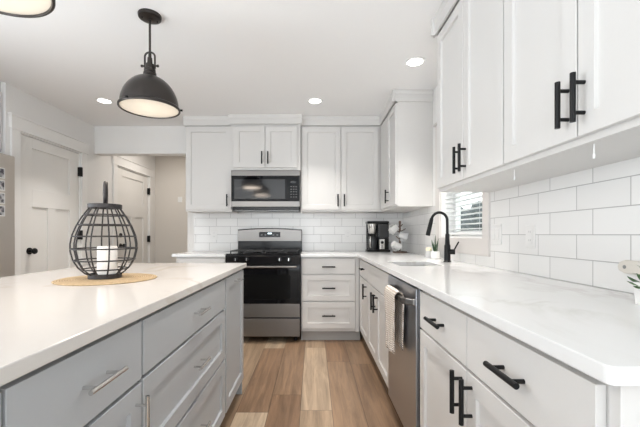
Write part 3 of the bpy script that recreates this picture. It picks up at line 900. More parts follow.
# sloping control panel
bm = BM()
A = [(3.572, 0.908), (3.545, 0.893), (3.552, 0.800), (3.60, 0.800), (3.60, 0.8855)]
a = [bm.verts.new((RX0, y, z)) for y, z in A]; b = [bm.verts.new((RX1, y, z)) for y, z in A]
for i in range(5): bm.faces.new((a[i], a[(i + 1) % 5], b[(i + 1) % 5], b[i]))
bm.faces.new(a); bm.faces.new(b[::-1])
cp = obj('control_panel', bm, M_ENAMEL, rg, bevel=0.004)
for px in (236.2, 247.2, 279.8, 289.0):
    x = (px - 313.5) * 3.55 / 348
    bm = BM()
    R = Matrix.Translation((x, 3.5475, 0.855)) @ Matrix.Rotation(PI / 2 - 0.08, 4, 'X')
    lathe(bm, [(0, -0.002), (0.026, -0.002), (0.026, 0.006), (0.020, 0.010), (0.018, 0.026), (0, 0.028)], 0, 0, 24, R)
    kb = obj('knob', bm, M_ENAMEL, rg, smooth=True)
    bm = BM()
    box(bm, x - 0.004, x + 0.004, 3.505, 3.5225, 0.842, 0.872)
    obj('knob_grip', bm, M_NICKEL, kb, bevel=0.0015)
# backguard with an arched top
bm = BM()
n = 16
fr, bk = [], []
top = lambda t: 1.158 + 0.018 * (1 - (2 * t - 1) ** 2)
def guard(bm, x0, x1, y0, y1, zb, dz):
    F0, F1, K0, K1 = [], [], [], []
    for i in range(n + 1):
        t = i / n; x = x0 + (x1 - x0) * t
        F0.append(bm.verts.new((x, y0, zb))); F1.append(bm.verts.new((x, y0, top(t) + dz)))
        K0.append(bm.verts.new((x, y1, zb))); K1.append(bm.verts.new((x, y1, top(t) + dz)))
    for i in range(n):
        bm.faces.new((F0[i], F0[i + 1], F1[i + 1], F1[i])); bm.faces.new((K0[i + 1], K0[i], K1[i], K1[i + 1]))
        bm.faces.new((F1[i], F1[i + 1], K1[i + 1], K1[i])); bm.faces.new((F0[i + 1], F0[i], K0[i], K0[i + 1]))
    bm.faces.new((F0[0], F1[0], K1[0], K0[0])); bm.faces.new((F0[n], K0[n], K1[n], F1[n]))
guard(bm, RX0 + 0.002, RX1 - 0.002, 4.125, 4.195, 0.8855, 0.010)
bg = obj('backguard', bm, M_ENAMEL, rg, bevel=0.003)
bm = BM(); guard(bm, RX0 + 0.006, RX1 - 0.006, 4.112, 4.1255, 1.032, 0.0)
obj('backguard_face', bm, M_STEEL, bg, bevel=0.002)
bm = BM(); box(bm, rcx - 0.125, rcx + 0.125, 4.1085, 4.1125, 1.078, 1.140); dp = obj('display', bm, M_BGLASS, bg, bevel=0.001)
for i in (0, 1, 3, 4):
    bm = BM(); box(bm, rcx - 0.105 + i * 0.046, rcx - 0.085 + i * 0.046, 4.1078, 4.1088, 1.100, 1.110); obj('button', bm, M_SLOT, dp)
bm = BM(); box(bm, rcx - 0.022, rcx + 0.022, 4.1076, 4.1086, 1.116, 1.129); obj('clock_window', bm, M_DISPLAY, dp)
# burners and grates
for gx in (RX0 + 0.20, RX1 - 0.20):
    bm = BM()
    x0, x1, y0, y1 = gx - 0.165, gx + 0.165, 3.62, 4.05
    zg = 0.942
    for x in (x0, gx, x1): box(bm, x - 0.006, x + 0.006, y0, y1, zg - 0.010, zg)
    for y in (y0, 3.73, (y0 + y1) / 2, 3.94, y1): box(bm, x0 + 0.006, gx - 0.006, y - 0.006, y + 0.006, zg - 0.010, zg); box(bm, gx + 0.006, x1 - 0.006, y - 0.006, y + 0.006, zg - 0.010, zg)
    for x in (x0, x1):
        for y in (y0 + 0.006, y1 - 0.006): box(bm, x - 0.006, x + 0.006, y - 0.006, y + 0.006, 0.912, zg - 0.010)
    obj('grate', bm, M_IRON, rg)
    for y in (3.73, 3.94):
        bm = BM(); lathe(bm, [(0.05, 0.9122), (0.05, 0.918), (0.036, 0.920), (0.036, 0.928), (0, 0.929)], gx, y, 24); obj('burner', bm, M_IRON, rg, smooth=True)
# oven door
od = BM(); box(od, RX0 + 0.004, RX1 - 0.004, 3.555, 3.5995, 0.262, 0.792)
od = obj('oven_door', od, M_BGLASS, rg, bevel=0.003)
bm = BM(); box(bm, RX0 + 0.004, RX1 - 0.004, 3.5525, 3.5552, 0.264, 0.402); obj('steel_band', bm, M_STEEL, od)
bm = BM(); box(bm, RX0 + 0.10, RX1 - 0.10, 3.5535, 3.5552, 0.45, 0.70); obj('oven_window', bm, M_OVENWIN, od)
bm = BM()
cyl(bm, (RX0 + 0.035, 3.506, 0.782), (RX1 - 0.035, 3.506, 0.782), 0.0125, seg=18)
for x in (RX0 + 0.07, RX1 - 0.07): cyl(bm, (x, 3.506, 0.782), (x, 3.556, 0.775), 0.010, seg=14)
obj('oven_handle', bm, M_STEEL, od, smooth=True)
bm = BM(); box(bm, RX0 + 0.004, RX1 - 0.004, 3.555, 3.5995, 0.066, 0.249); obj('drawer', bm, M_STEEL, rg, bevel=0.004)

# ================================================================ MICROWAVE
MX0, MX1 = -0.900, -0.148
MY = 3.80
mw = thing('microwave', 'over-the-range steel and black glass microwave hung above the range', 'microwave', ((MX0 + MX1) / 2, 3.98, 1.375))
bm = BM(); box(bm, MX0 + 0.01, MX1 - 0.01, MY + 0.03, YB - 0.010, 1.378, 1.8165); obj('body', bm, M_ENAMEL, mw)
bm = BM(); box(bm, MX0, MX1, MY, MY + 0.030, 1.412, 1.812); dr = obj('door', bm, M_STEEL, mw, bevel=0.003)
bm = BM(); box(bm, MX0 + 0.004, MX1 - 0.004, MY - 0.003, MY, 1.472, 1.752); fg = obj('glass_front', bm, M_BGLASS, dr)
bm = BM(); box(bm, MX0 + 0.035, MX0 + 0.590, MY - 0.0036, MY - 0.0029, 1.498, 1.712); obj('window', bm, M_MWWIN, dr)
bm = BM()
for i in range(3):
    for j in range(5): box(bm, MX1 - 0.105 + i * 0.028, MX1 - 0.088 + i * 0.028, MY - 0.0037, MY - 0.0029, 1.515 + j * 0.028, 1.525 + j * 0.028)
obj('keypad', bm, paint('keypad_grey', (0.07, 0.07, 0.07), 0.4), dr)
bm = BM(); box(bm, MX1 - 0.10, MX1 - 0.040, MY - 0.0037, MY - 0.0029, 1.672, 1.692); obj('clock_window', bm, M_MWWIN, dr)
bm = BM(); box(bm, MX0 + 0.015, MX1 - 0.01, MY + 0.012, MY + 0.0295, 1.384, 1.409)
for i in range(24): box(bm, MX0 + 0.03 + i * 0.029, MX0 + 0.046 + i * 0.029, MY + 0.009, MY + 0.012, 1.390, 1.403)
obj('vent_grille', bm, M_ENAMEL, mw)

# ================================================================ FRIDGE
fx = -2.55
fd = thing('fridge', 'tall brownish stainless fridge at the left edge, photos on its door', 'fridge', (-2.9, 2.52, 0))
bm = BM(); box(bm, -3.30, fx - 0.068, 2.06, 2.975, 0.03, 1.772); obj('body', bm, M_KICK, fd)
for nm, y0, y1 in (('door', 2.52, 2.978), ('door', 2.057, 2.516)):
    bm = BM(); box(bm, fx - 0.066, fx, y0, y1, 0.72, 1.778); d = obj(nm, bm, M_FRIDGE, fd, bevel=0.012, segs=3)
    yy = 2.555 if y0 > 2.3 else 2.48
    bm = BM(); cyl(bm, (fx + 0.045, yy, 0.85), (fx + 0.045, yy, 1.60), 0.011, seg=14)
    for z in (0.90, 1.55): cyl(bm, (fx - 0.001, yy, z), (fx + 0.045, yy, z), 0.008, seg=12)
    obj('handle', bm, M_STEEL, d, smooth=True)
bm = BM(); box(bm, fx - 0.066, fx, 2.057, 2.978, 0.05, 0.715); d = obj('freezer_drawer', bm, M_FRIDGE, fd, bevel=0.012, segs=3)
bm = BM(); cyl(bm, (fx + 0.045, 2.15, 0.62), (fx + 0.045, 2.88, 0.62), 0.011, seg=14)
for y in (2.2, 2.83): cyl(bm, (fx - 0.001, y, 0.62), (fx + 0.045, y, 0.62), 0.008, seg=12)
obj('handle', bm, M_STEEL, d, smooth=True)
bm = BM(); box(bm, -3.30, fx - 0.08, 2.07, 2.965, 0, 0.0295); obj('base_grille', bm, M_KICK, fd)
for i, (ya_, yb2, w_) in enumerate(((168.3, 178.7, 'topmost'), (180.3, 191.0, 'second'), (193.0, 204.0, 'third'), (205.6, 216.3, 'lowest'))):
    yc = 2.83; dd = 2.87
    za = 1.11 + (234.5 - yb2) * dd / 348; zb = 1.11 + (234.5 - ya_) * dd / 348
    bm = BM(); box(bm, fx + 0.0005, fx + 0.0015, yc - 0.045, yc + 0.045, za, zb); c = obj('photo_print', bm, M_CARD)
    tag(c, '%s small white-edged photo print in the column on the fridge door' % ('topmost' if i == 0 else w_ + (' from top' if 0 < i < 3 else '')), 'photo', 'photo prints on the fridge')
    bm = BM(); box(bm, fx + 0.0015, fx + 0.0020, yc - 0.037, yc + 0.037, za + 0.008, zb - 0.008); obj('picture', bm, photo_mat('photo_%d' % i, i * 3.7), c)

# ================================================================ PENDANTS
def pendant(y, label):
    x = -0.978; zr = 1.855
    t = thing('pendant_lamp', label, 'lamp', (x, y, zr), 'bronze dome pendants over the island')
    bm = BM(); lathe(bm, [(0, CEIL - 0.026), (0.05, CEIL - 0.024), (0.063, CEIL - 0.018), (0.066, CEIL - 0.006), (0.066, CEIL - 0.0005), (0, CEIL - 0.0005)], x, y, 40)
    cn = obj('canopy', bm, M_BRONZE, t, smooth=True)
    for a in (0.6, 0.6 + PI):
        bm = BM(); lathe(bm, [(0, CEIL - 0.030), (0.004, CEIL - 0.029), (0.005, CEIL - 0.0225)], x + 0.042 * math.cos(a), y + 0.042 * math.sin(a), 10); obj('screw', bm, M_BLACK, cn)
    bm = BM(); cyl(bm, (x, y, 2.173), (x, y, CEIL - 0.024), 0.0065, seg=14); cyl(bm, (x, y, 2.385), (x, y, 2.400), 0.010, seg=14); obj('rod', bm, M_BRONZE, t, smooth=True)
    # stirrup loop
    bm = BM(); pts = []
    for k in range(17):
        a = PI * k / 16
        pts.append((x + 0.030 * math.cos(a), y, 2.1730 + 0.026 * math.sin(a)))
    pts = [(x + 0.030, y, 2.1000)] + pts + [(x - 0.030, y, 2.1000)]
    tube(bm, pts, 0.0055, 10); cyl(bm, (x, y, 2.1550), (x, y, 2.2000), 0.009, seg=14)
    cyl(bm, (x - 0.046, y, 2.1170), (x + 0.046, y, 2.1170), 0.0045, seg=10)
    for s in (-1, 1): cyl(bm, (x + s * 0.042, y, 2.1170), (x + s * 0.052, y, 2.1170), 0.008, seg=12)
    obj('yoke', bm, M_BRONZE, t, smooth=True)
    bm = BM(); lathe(bm, [(0, 2.1670), (0.013, 2.1650), (0.015, 2.1300), (0.024, 2.1270), (0.026, 2.1000), (0.032, 2.0970), (0.033, 2.0850), (0.030, 2.0810), (0.036, 2.0750), (0.037, 2.0630), (0.034, 2.0590), (0.042, 2.0550), (0.046, 2.0450), (0, 2.0450)], x, y, 36)
    obj('socket_cap', bm, M_BRONZE, t, smooth=True)
    # dome: outside bronze, inside white
    prof = [(0.162 * math.cos(t * PI / 180), 1.871 + 0.186 * math.sin(t * PI / 180)) for t in range(74, -1, -6)]
    prof[-1] = (0.162, 1.871)
    bm = BM(); lathe(bm, prof + [(0.160, 1.871)] + [(r - 0.0025, z - 0.002) for r, z in prof[::-1]], x, y, 64)
    bmesh.ops.recalc_face_normals(bm, faces=bm.faces[:])
    sh = obj('shade', bm, [M_BRONZE, M_SHADEIN], t, smooth=True)
    k = len(prof) * 64
    for i, p in enumerate(sh.data.polygons):
        if i >= k: p.material_index = 1
    bm = BM(); lathe(bm, [(0.1615, 1.877), (0.168, 1.874), (0.1715, 1.869), (0.1715, 1.860), (0.169, 1.857), (0.163, 1.857), (0.1605, 1.862), (0.1615, 1.877)], x, y, 64)
    obj('rim', bm, M_BRONZE, t, smooth=True)
    for a in (0.25, 0.25 + 2 * PI / 3, 0.25 + 4 * PI / 3):
        c, s = math.cos(a), math.sin(a)
        bm = BM(); cyl(bm, (x + 0.171 * c, y + 0.171 * s, 1.867), (x + 0.184 * c, y + 0.184 * s, 1.867), 0.006, seg=10); obj('thumb_screw', bm, M_BLACK, t)
    # frosted glass lens set in the rim, and bulb behind it
    bm = BM(); lathe(bm, [(0, 2.04), (0.013, 2.04), (0.014, 1.995), (0.028, 1.975), (0.031, 1.955), (0.026, 1.935), (0.012, 1.926), (0, 1.925)], x, y, 24)
    obj('bulb', bm, M_BULB, t, smooth=True)
    bm = BM(); lathe(bm, [(0, 1.859), (0.160, 1.862), (0.160, 1.866), (0, 1.863)], x, y, 48)
    obj('diffuser', bm, M_FROST, t, smooth=True)
    l = bpy.data.lights.new('pendant_light', 'AREA'); l.shape = 'DISK'; l.size = 0.28; l.energy = 2.8; l.color = (1.0, 0.84, 0.70)
    o = bpy.data.objects.new('pendant_light', l); C.objects.link(o); o.parent = t; o.location = (0, 0, -0.004)
    return t
def frost():
    m, n, l, b = nmat('frosted_glass')
    out = n['Material Output']
    tl = n.new('ShaderNodeBsdfTranslucent'); df = n.new('ShaderNodeBsdfDiffuse'); tp = n.new('ShaderNodeBsdfTransparent')
    tl.inputs[0].default_value = (1, 0.97, 0.92, 1); df.inputs[0].default_value = (0.9, 0.87, 0.82, 1)
    m1 = n.new('ShaderNodeMixShader'); m1.inputs[0].default_value = 0.4
    m2 = n.new('ShaderNodeMixShader'); m2.inputs[0].default_value = 0.25
    l.new(tl.outputs[0], m1.inputs[1]); l.new(df.outputs[0], m1.inputs[2])
    l.new(m1.outputs[0], m2.inputs[1]); l.new(tp.outputs[0], m2.inputs[2]); l.new(m2.outputs[0], out.inputs['Surface'])
    return m
M_FROST = frost()
pendant(2.08, 'dark bronze dome pendant hanging over the far half of the island')
pendant(1.032, 'dark bronze dome pendant cut off at the top left corner')

# recessed ceiling lights
def can(x, y, label):
    t = thing('recessed_light', label, 'ceiling light', (x, y, CEIL), 'recessed ceiling lights')
    bm = BM(); lathe(bm, [(0.058, CEIL - 0.0035), (0.062, CEIL - 0.006), (0.078, CEIL - 0.0045), (0.082, CEIL - 0.0003), (0.058, CEIL - 0.0003), (0.058, CEIL - 0.0035)], x, y, 40); obj('trim_ring', bm, M_WHITEP, t, smooth=True)
    bm = BM(); lathe(bm, [(0, CEIL - 0.0032), (0.0575, CEIL - 0.0032), (0.0575, CEIL - 0.0006), (0, CEIL - 0.0006)], x, y, 40); obj('lens', bm, M_LENS, t)
    l = bpy.data.lights.new('can_lamp', 'AREA'); l.shape = 'DISK'; l.size = 0.11; l.energy = CAN_POWER; l.color = CAN_COL; l.spread = math.radians(82)
    o = bpy.data.objects.new('can_lamp', l); C.objects.link(o); o.parent = t; o.location = (0, 0, -0.008)
can(-2.05, 3.41, 'round recessed ceiling light at the left, near the pantry door')
can(0.015, 3.41, 'round recessed ceiling light in front of the wall cabinets, middle of ceiling')
can(0.0, 1.72, 'unseen recessed ceiling light added over the aisle, just above the frame')  # unseen lamp added to brighten the aisle and lower fronts
can(0.77, 2.64, 'round recessed ceiling light above the sink')

# ================================================================ LANTERN ON ITS MAT
LX, LY = -0.928, 1.55
bm = BM()
seg = 72
prof = [(0, CT + 0.007), (0.18, CT + 0.007), (0.194, CT + 0.0065), (0.201, CT + 0.004), (0.198, CT + 0.0005), (0, CT + 0.0005)]
lathe(bm, prof, LX + 0.012, LY, seg)
for v in bm.verts:
    r = math.hypot(v.co.x - LX - 0.012, v.co.y - LY)
    if r > 0.19:
        a = math.atan2(v.co.y - LY, v.co.x - LX); k = 1 + 0.006 * math.sin(a * 36)
        v.co.x = LX + (v.co.x - LX) * k; v.co.y = LY + (v.co.y - LY) * k
tag(obj('woven_placemat', bm, M_MAT, smooth=True), 'round tan woven placemat under the wire lantern on the island', 'placemat')

lt = thing('lantern', 'dark wire cage lantern with loop handle standing on the woven mat', 'lantern', (LX, LY, CT + 0.007))
cage = [(0.060, 0.932), (0.076, 0.941), (0.100, 0.966), (0.119, 1.000), (0.1285, 1.040), (0.1285, 1.070), (0.122, 1.107), (0.107, 1.147), (0.088, 1.184), (0.069, 1.213), (0.058, 1.230)]
def rad(z):
    for (r0, z0), (r1, z1) in zip(cage, cage[1:]):
        if z0 <= z <= z1: return r0 + (r1 - r0) * (z - z0) / (z1 - z0)
for k in range(12):
    a = 2 * PI * (k + 0.25) / 12
    bm = BM(); tube(bm, [(LX + r * math.cos(a), LY + r * math.sin(a), z) for r, z in cage], 0.0031, 8); obj('wire_rib', bm, M_CAGE, lt, smooth=True)
for z in (0.958, 0.998, 1.048, 1.102, 1.152, 1.196):
    r = rad(z)
    bm = BM(); tube(bm, [(LX + r * math.cos(2 * PI * k / 48), LY + r * math.sin(2 * PI * k / 48), z) for k in range(48)], 0.0031, 8, closed=True); obj('wire_hoop', bm, M_CAGE, lt, smooth=True)
def band(z0, z1, ri, ro):
    bm = BM(); lathe(bm, [(ri, z0), (ro, z0), (ro, z1), (ri, z1), (ri, z0)], LX, LY, 48); return bm
obj('top_band', band(1.226, 1.244, 0.057, 0.067), M_CAGE, lt, bevel=0.001, smooth=True)
obj('bottom_band', band(CT + 0.0075, 0.938, 0.060, 0.066), M_CAGE, lt, bevel=0.001, smooth=True)
bm = BM(); cyl(bm, (LX, LY, CT + 0.0076), (LX, LY, CT + 0.012), 0.0598, seg=40); obj('base_plate', bm, M_CAGE, lt)
pts = []
ang = math.radians(119)
for k in range(25):
    a = -0.30 * PI + (1.60 * PI) * k / 24
    rr = 0.048
    h = math.cos(a) * rr; zz = 1.292 + math.sin(a) * rr
    pts.append((LX + 0.002 + h * math.cos(ang), LY + h * math.sin(ang), zz))
pts = [(LX + 0.002 + 0.045 * math.cos(ang), LY + 0.045 * math.sin(ang), 1.243)] + pts + [(LX + 0.002 - 0.045 * math.cos(ang), LY - 0.045 * math.sin(ang), 1.243)]
bm = BM(); tube(bm, pts, 0.0085, 12); obj('loop_handle', bm, M_CAGE, lt, smooth=True)
bm = BM(); box(bm, LX - 0.064, LX + 0.064, LY - 0.009, LY + 0.009, 1.240, 1.2445); obj('handle_bar', bm, M_CAGE, lt)
CX = LX + 0.010
cd = thing('pillar_candle', 'white pillar candle inside the wire lantern', 'candle', (CX, LY, CT + 0.012))
bm = BM(); lathe(bm, [(0, CT + 0.0125), (0.039, CT + 0.0125), (0.040, CT + 0.02), (0.040, 1.052), (0.038, 1.058), (0.033, 1.057), (0.01, 1.052), (0, 1.052)], CX, LY, 40); obj('wax', bm, M_WAX, cd, smooth=True)
bm = BM(); cyl(bm, (CX, LY, 1.051), (CX + 0.001, LY, 1.062), 0.0012, seg=8); obj('wick', bm, M_WICK, cd)

# ================================================================ FAUCET
FX, FY = 0.973, 2.53
fc = thing('faucet', 'tall matte black gooseneck faucet behind the sink', 'faucet', (FX, FY, CT))
bm = BM(); lathe(bm, [(0, CT + 0.0005), (0.027, CT + 0.0005), (0.027, CT + 0.006), (0.0225, CT + 0.010), (0.0215, CT + 0.12), (0.017, CT + 0.128), (0.0145, CT + 0.20), (0.013, CT + 0.205), (0, CT + 0.205)], FX, FY, 28); obj('body', bm, M_BLACK, fc, smooth=True)
pts = [(FX, FY, 1.06), (FX, FY, 1.12), (FX, FY, 1.19)]
for k in range(1, 13):
    a = PI * k / 12 * 0.90
    pts.append((FX - 0.059 + 0.059 * math.cos(a), FY - 0.006 * k / 12, 1.208 + 0.062 * math.sin(a)))
e = Vector(pts[-1])
bm = BM(); tube(bm, pts, 0.0100, 14); obj('gooseneck', bm, M_BLACK, fc, smooth=True)
d = Vector((-0.030, -0.002, -0.125))
bm = BM(); cyl(bm, e, e + d * 0.25, 0.0125, 0.0145, 20); cyl(bm, e + d * 0.25, e + d * 0.95, 0.0145, 0.0165, 20); cyl(bm, e + d * 0.95, e + d, 0.0165, 0.014, 20); obj('spray_head', bm, M_BLACK, fc, smooth=True)
bm = BM(); cyl(bm, (FX + 0.01, FY - 0.01, 0.985), (FX + 0.047, FY - 0.025, 0.985), 0.019, seg=22)
cyl(bm, (FX + 0.036, FY - 0.022, 0.99), (FX + 0.070, FY - 0.030, 1.058), 0.0058, 0.0048, seg=12); obj('lever', bm, M_BLACK, fc, smooth=True)

# potted snake plant and candle jar by the window
PX, PY = 1.017, 2.90
pt = thing('potted_plant', 'small white round pot of spiky green succulent behind the black faucet', 'plant', (PX, PY, CT))
bm = BM(); lathe(bm, [(0, CT + 0.0005), (0.034, CT + 0.0005), (0.039, CT + 0.006), (0.040, CT + 0.058), (0.037, CT + 0.060), (0.036, CT + 0.050), (0, CT + 0.050)], PX, PY, 36); obj('pot', bm, M_CERAM, pt, smooth=True)
bm = BM(); lathe(bm, [(0, CT + 0.0505), (0.0355, CT + 0.0505), (0.0355, CT + 0.052), (0, CT + 0.054)], PX, PY, 24); obj('soil', bm, M_SOIL, pt)
def blade(bm, base, tip, w, side):
    base, tip, side = Vector(base), Vector(tip), Vector(side).normalized()
    n = 8; rows = []
    nrm = (tip - base).cross(side).normalized()
    for i in range(n + 1):
        t = i / n
        c = base.lerp(tip, t) + nrm * 0.01 * math.sin(t * 2)
        ww = w * (0.75 + 0.6 * t) * (1 - t ** 3) + 0.0003
        rows.append([bm.verts.new(c - side * ww), bm.verts.new(c + nrm * ww * 0.35), bm.verts.new(c + side * ww), bm.verts.new(c - nrm * ww * 0.15)])
    for a, b in zip(rows, rows[1:]):
        for k in range(4): bm.faces.new((a[k], a[(k + 1) % 4], b[(k + 1) % 4], b[k]))
    bm.faces.new(rows[0][::-1]); bm.faces.new(rows[-1])
for dx, dy, tx, ty, h, w in ((0, 0, 0.006, 0, 0.148, 0.0075), (-0.008, 0.004, -0.016, 0.0, 0.110, 0.007), (0.009, -0.004, 0.022, 0.002, 0.118, 0.007), (0.002, 0.010, -0.006, 0.01, 0.085, 0.006), (-0.004, -0.010, 0.010, -0.02, 0.075, 0.006)):
    bm = BM(); blade(bm, (PX + dx, PY + dy, CT + 0.051), (PX + dx + tx, PY + dy + ty, CT + 0.051 + h), w, (1, 0.4, 0)); obj('leaf', bm, M_LEAF2, pt, smooth=True)
JX, JY = 0.985, 2.975
cj = thing('candle_jar', 'pale cream candle in a small jar left of the succulent pot', 'candle', (JX, JY, CT))
bm = BM(); lathe(bm, [(0, CT + 0.0005), (0.026, CT + 0.0005), (0.0275, CT + 0.004), (0.0275, CT + 0.062), (0.0255, CT + 0.062), (0.0255, CT + 0.004), (0, CT + 0.004)], JX, JY, 30); obj('jar', bm, M_GCERAM, cj, smooth=True)
bm = BM(); lathe(bm, [(0, CT + 0.0045), (0.025, CT + 0.0045), (0.025, CT + 0.084), (0.02, CT + 0.088), (0, CT + 0.088)], JX, JY, 30); obj('wax', bm, M_CANDLE, cj, smooth=True)

# ================================================================ COFFEE MAKER AND MUG TREE
KX0, KX1 = 0.625, 0.892
KY0, KY1 = 4.03, 4.19
km = thing('coffee_maker', 'black and steel drip coffee maker in the counter corner', 'coffee maker', ((KX0 + KX1) / 2, 4.11, CT))
bm = BM(); box(bm, KX0, KX1, KY0, KY1, CT + 0.0005, CT + 0.022); obj('base', bm, M_COFFEEBLK, km, bevel=0.006)
bm = BM(); box(bm, KX0 + 0.008, KX1 - 0.012, KY1 - 0.06, KY1 - 0.003, CT + 0.022, 1.235); obj('back_column', bm, M_COFFEEBLK, km, bevel=0.005)
bm = BM(); box(bm, KX0, KX1 - 0.012, KY0 + 0.005, KY1 - 0.002, 1.235, 1.266); obj('lid', bm, M_COFFEEBLK, km, bevel=0.010, segs=3)
kx = KX0 + 0.068; ky = KY0 + 0.062
bm = BM(); lathe(bm, [(0, 1.120), (0.040, 1.120), (0.046, 1.128), (0.056, 1.215), (0.058, 1.234), (0, 1.234)], kx, ky, 32); obj('brew_basket', bm, M_NICKEL, km, smooth=True)
bm = BM(); lathe(bm, [(0, CT + 0.0225), (0.050, CT + 0.0225), (0.056, CT + 0.04), (0.056, 1.04), (0.048, 1.075), (0.040, 1.088), (0.036, 1.088), (0.036, 1.075), (0.045, 1.06), (0.052, 1.036), (0.052, CT + 0.04), (0, CT + 0.03)], kx, ky, 32)
cf = obj('carafe', bm, M_SMOKE, km, smooth=True)
bm = BM(); lathe(bm, [(0, 1.1085), (0.034, 1.1085), (0.042, 1.098), (0.043, 1.086), (0.0405, 1.0885), (0, 1.0885)], kx, ky, 28); obj('lid', bm, M_COFFEEBLK, cf, smooth=True)
bm = BM(); tube(bm, [(kx - 0.02, ky - 0.038, 1.082), (kx - 0.035, ky - 0.06, 1.084), (kx - 0.037, ky - 0.066, 1.06), (kx - 0.037, ky - 0.066, 0.975), (kx - 0.03, ky - 0.05, 0.955)], 0.007, 10); obj('handle', bm, M_NICKEL, cf, smooth=True)
bm = BM(); box(bm, KX1 - 0.135, KX1 - 0.016, KY0 + 0.012, KY1 - 0.0605, CT + 0.0225, 1.07); ct_ = obj('control_tower', bm, M_COFFEEBLK, km, bevel=0.005)
bm = BM(); box(bm, KX1 - 0.126, KX1 - 0.066, KY0 + 0.009, KY0 + 0.0125, CT + 0.030, 1.055); fp = obj('control_panel', bm, M_NICKEL, ct_, bevel=0.001)
bm = BM(); cyl(bm, (KX1 - 0.096, KY0 + 0.009, 1.018), (KX1 - 0.096, KY0 - 0.006, 1.018), 0.017, seg=20); obj('dial', bm, M_COFFEEBLK, fp, smooth=True)
for j in range(3):
    bm = BM(); box(bm, KX1 - 0.108, KX1 - 0.084, KY0 + 0.006, KY0 + 0.0092, 0.950 + j * 0.016, 0.958 + j * 0.016); obj('button', bm, M_SLOT, fp)
bm = BM(); box(bm, KX1 - 0.138, KX1 - 0.014, KY0 + 0.014, KY1 - 0.0605, 1.0705, 1.2345); obj('reservoir', bm, M_SMOKE, km, bevel=0.010, segs=3)

TX, TYY = 0.958, 3.86
mt = thing('mug_tree', 'brown wooden mug tree with white mugs beside the coffee maker', 'mug tree', (TX, TYY, CT))
bm = BM(); lathe(bm, [(0, CT + 0.0005), (0.078, CT + 0.0005), (0.080, CT + 0.006), (0.076, CT + 0.014), (0, CT + 0.016)], TX, TYY, 40); obj('base', bm, M_WOOD, mt, smooth=True)
bm = BM(); lathe(bm, [(0, CT + 0.014), (0.012, CT + 0.014), (0.011, 1.235), (0.014, 1.245), (0.012, 1.258), (0, 1.262)], TX, TYY, 20); obj('post', bm, M_WOOD, mt, smooth=True)
arms = [(-1, -0.2, 1.205), (0.9, -0.3, 1.16), (-0.8, -0.6, 1.075), (0.6, 0.7, 1.21), (-0.5, 0.8, 1.15)]
for ax, ay, z in arms:
    d = Vector((ax, ay, 0)).normalized()
    bm = BM(); cyl(bm, (TX, TYY, z - 0.02), Vector((TX, TYY, z - 0.02)) + d * 0.062 + Vector((0, 0, 0.034)), 0.006, 0.005, 12); obj('peg', bm, M_WOOD, mt, smooth=True)

def mug(cx_, cy_, cz_, tilt, spin, mat, label):
    t = thing('mug', label, 'mug', (cx_, cy_, cz_), 'mugs on the mug tree')
    M = Matrix.Translation((cx_, cy_, cz_)) @ Matrix.Rotation(spin, 4, 'Z') @ Matrix.Rotation(tilt, 4, 'Y')
    bm = BM(); lathe(bm, [(0, -0.045), (0.032, -0.045), (0.036, -0.040), (0.040, 0.045), (0.038, 0.0465), (0.036, 0.045), (0.033, -0.036), (0, -0.039)], 0, 0, 32, M); obj('cup', bm, mat, t, smooth=True)
    bm = BM(); pts = [(0.037, 0, 0.026), (0.052, 0, 0.028), (0.062, 0, 0.014), (0.062, 0, -0.008), (0.052, 0, -0.024), (0.035, 0, -0.024)]
    tube(bm, [M @ Vector(p) for p in pts], 0.0048, 10); obj('handle', bm, mat, t, smooth=True)
def pxm(px, py, D): return ((px - 313.5) * D / 348, D, 1.11 - (py - 234.5) * D / 348)
mug(*pxm(394.0, 229.4, 3.79), -2.25, 0.25, M_CERAM, 'white mug hanging highest on the mug tree, tipped to the left')
mug(*pxm(403.6, 235.6, 3.76), 1.85, -0.35, M_GCERAM, 'greyish mug hanging on the right side of the mug tree')
mug(*pxm(396.2, 245.4, 3.79), 2.0, 0.25, M_CERAM, 'white mug hanging lowest on the mug tree, by the counter')

# ================================================================ RIGHT EDGE: planter and paddle board
GX, GY = 0.980, 0.940
gp = thing('potted_plant', 'white square planter with green leaves at the right edge of the counter', 'plant', (GX, GY, CT))
bm = BM()
s0, s1 = 0.058, 0.062
R0 = [bm.verts.new((GX + sx * s0, GY + sy * s0, CT + 0.0005)) for sx, sy in ((-1, -1), (1, -1), (1, 1), (-1, 1))]
R1 = [bm.verts.new((GX + sx * s1, GY + sy * s1, CT + 0.064)) for sx, sy in ((-1, -1), (1, -1), (1, 1), (-1, 1))]
R2 = [bm.verts.new((GX + sx * (s1 - 0.006), GY + sy * (s1 - 0.006), CT + 0.064)) for sx, sy in ((-1, -1), (1, -1), (1, 1), (-1, 1))]
R3 = [bm.verts.new((GX + sx * (s1 - 0.008), GY + sy * (s1 - 0.008), CT + 0.054)) for sx, sy in ((-1, -1), (1, -1), (1, 1), (-1, 1))]
for a, b in ((R0, R1), (R1, R2), (R2, R3)):
    for k in range(4): bm.faces.new((a[k], a[(k + 1) % 4], b[(k + 1) % 4], b[k]))
bm.faces.new(R0[::-1]); bm.faces.new(R3)
po = obj('pot', bm, M_CERAM, gp, bevel=0.002)
bm = BM()
pts = []
fx_ = lambda z: GX - 0.0602 - 0.004 * (z - CT) / 0.064 + 0.0012
for k in range(15):
    a = 2 * PI * 0.62 * k / 14 + 0.5
    z = CT + 0.041 + 0.013 * math.sin(a)
    pts.append((fx_(z), GY + 0.033 + 0.011 * math.cos(a), z))
tube(bm, pts, 0.0016, 6)
obj('painted_mark', bm, M_SLOT, po)
bm = BM(); box(bm, GX - 0.053, GX + 0.053, GY - 0.053, GY + 0.053, CT + 0.0545, CT + 0.057); obj('soil', bm, M_SOIL, gp)
rnd = random.Random(5)
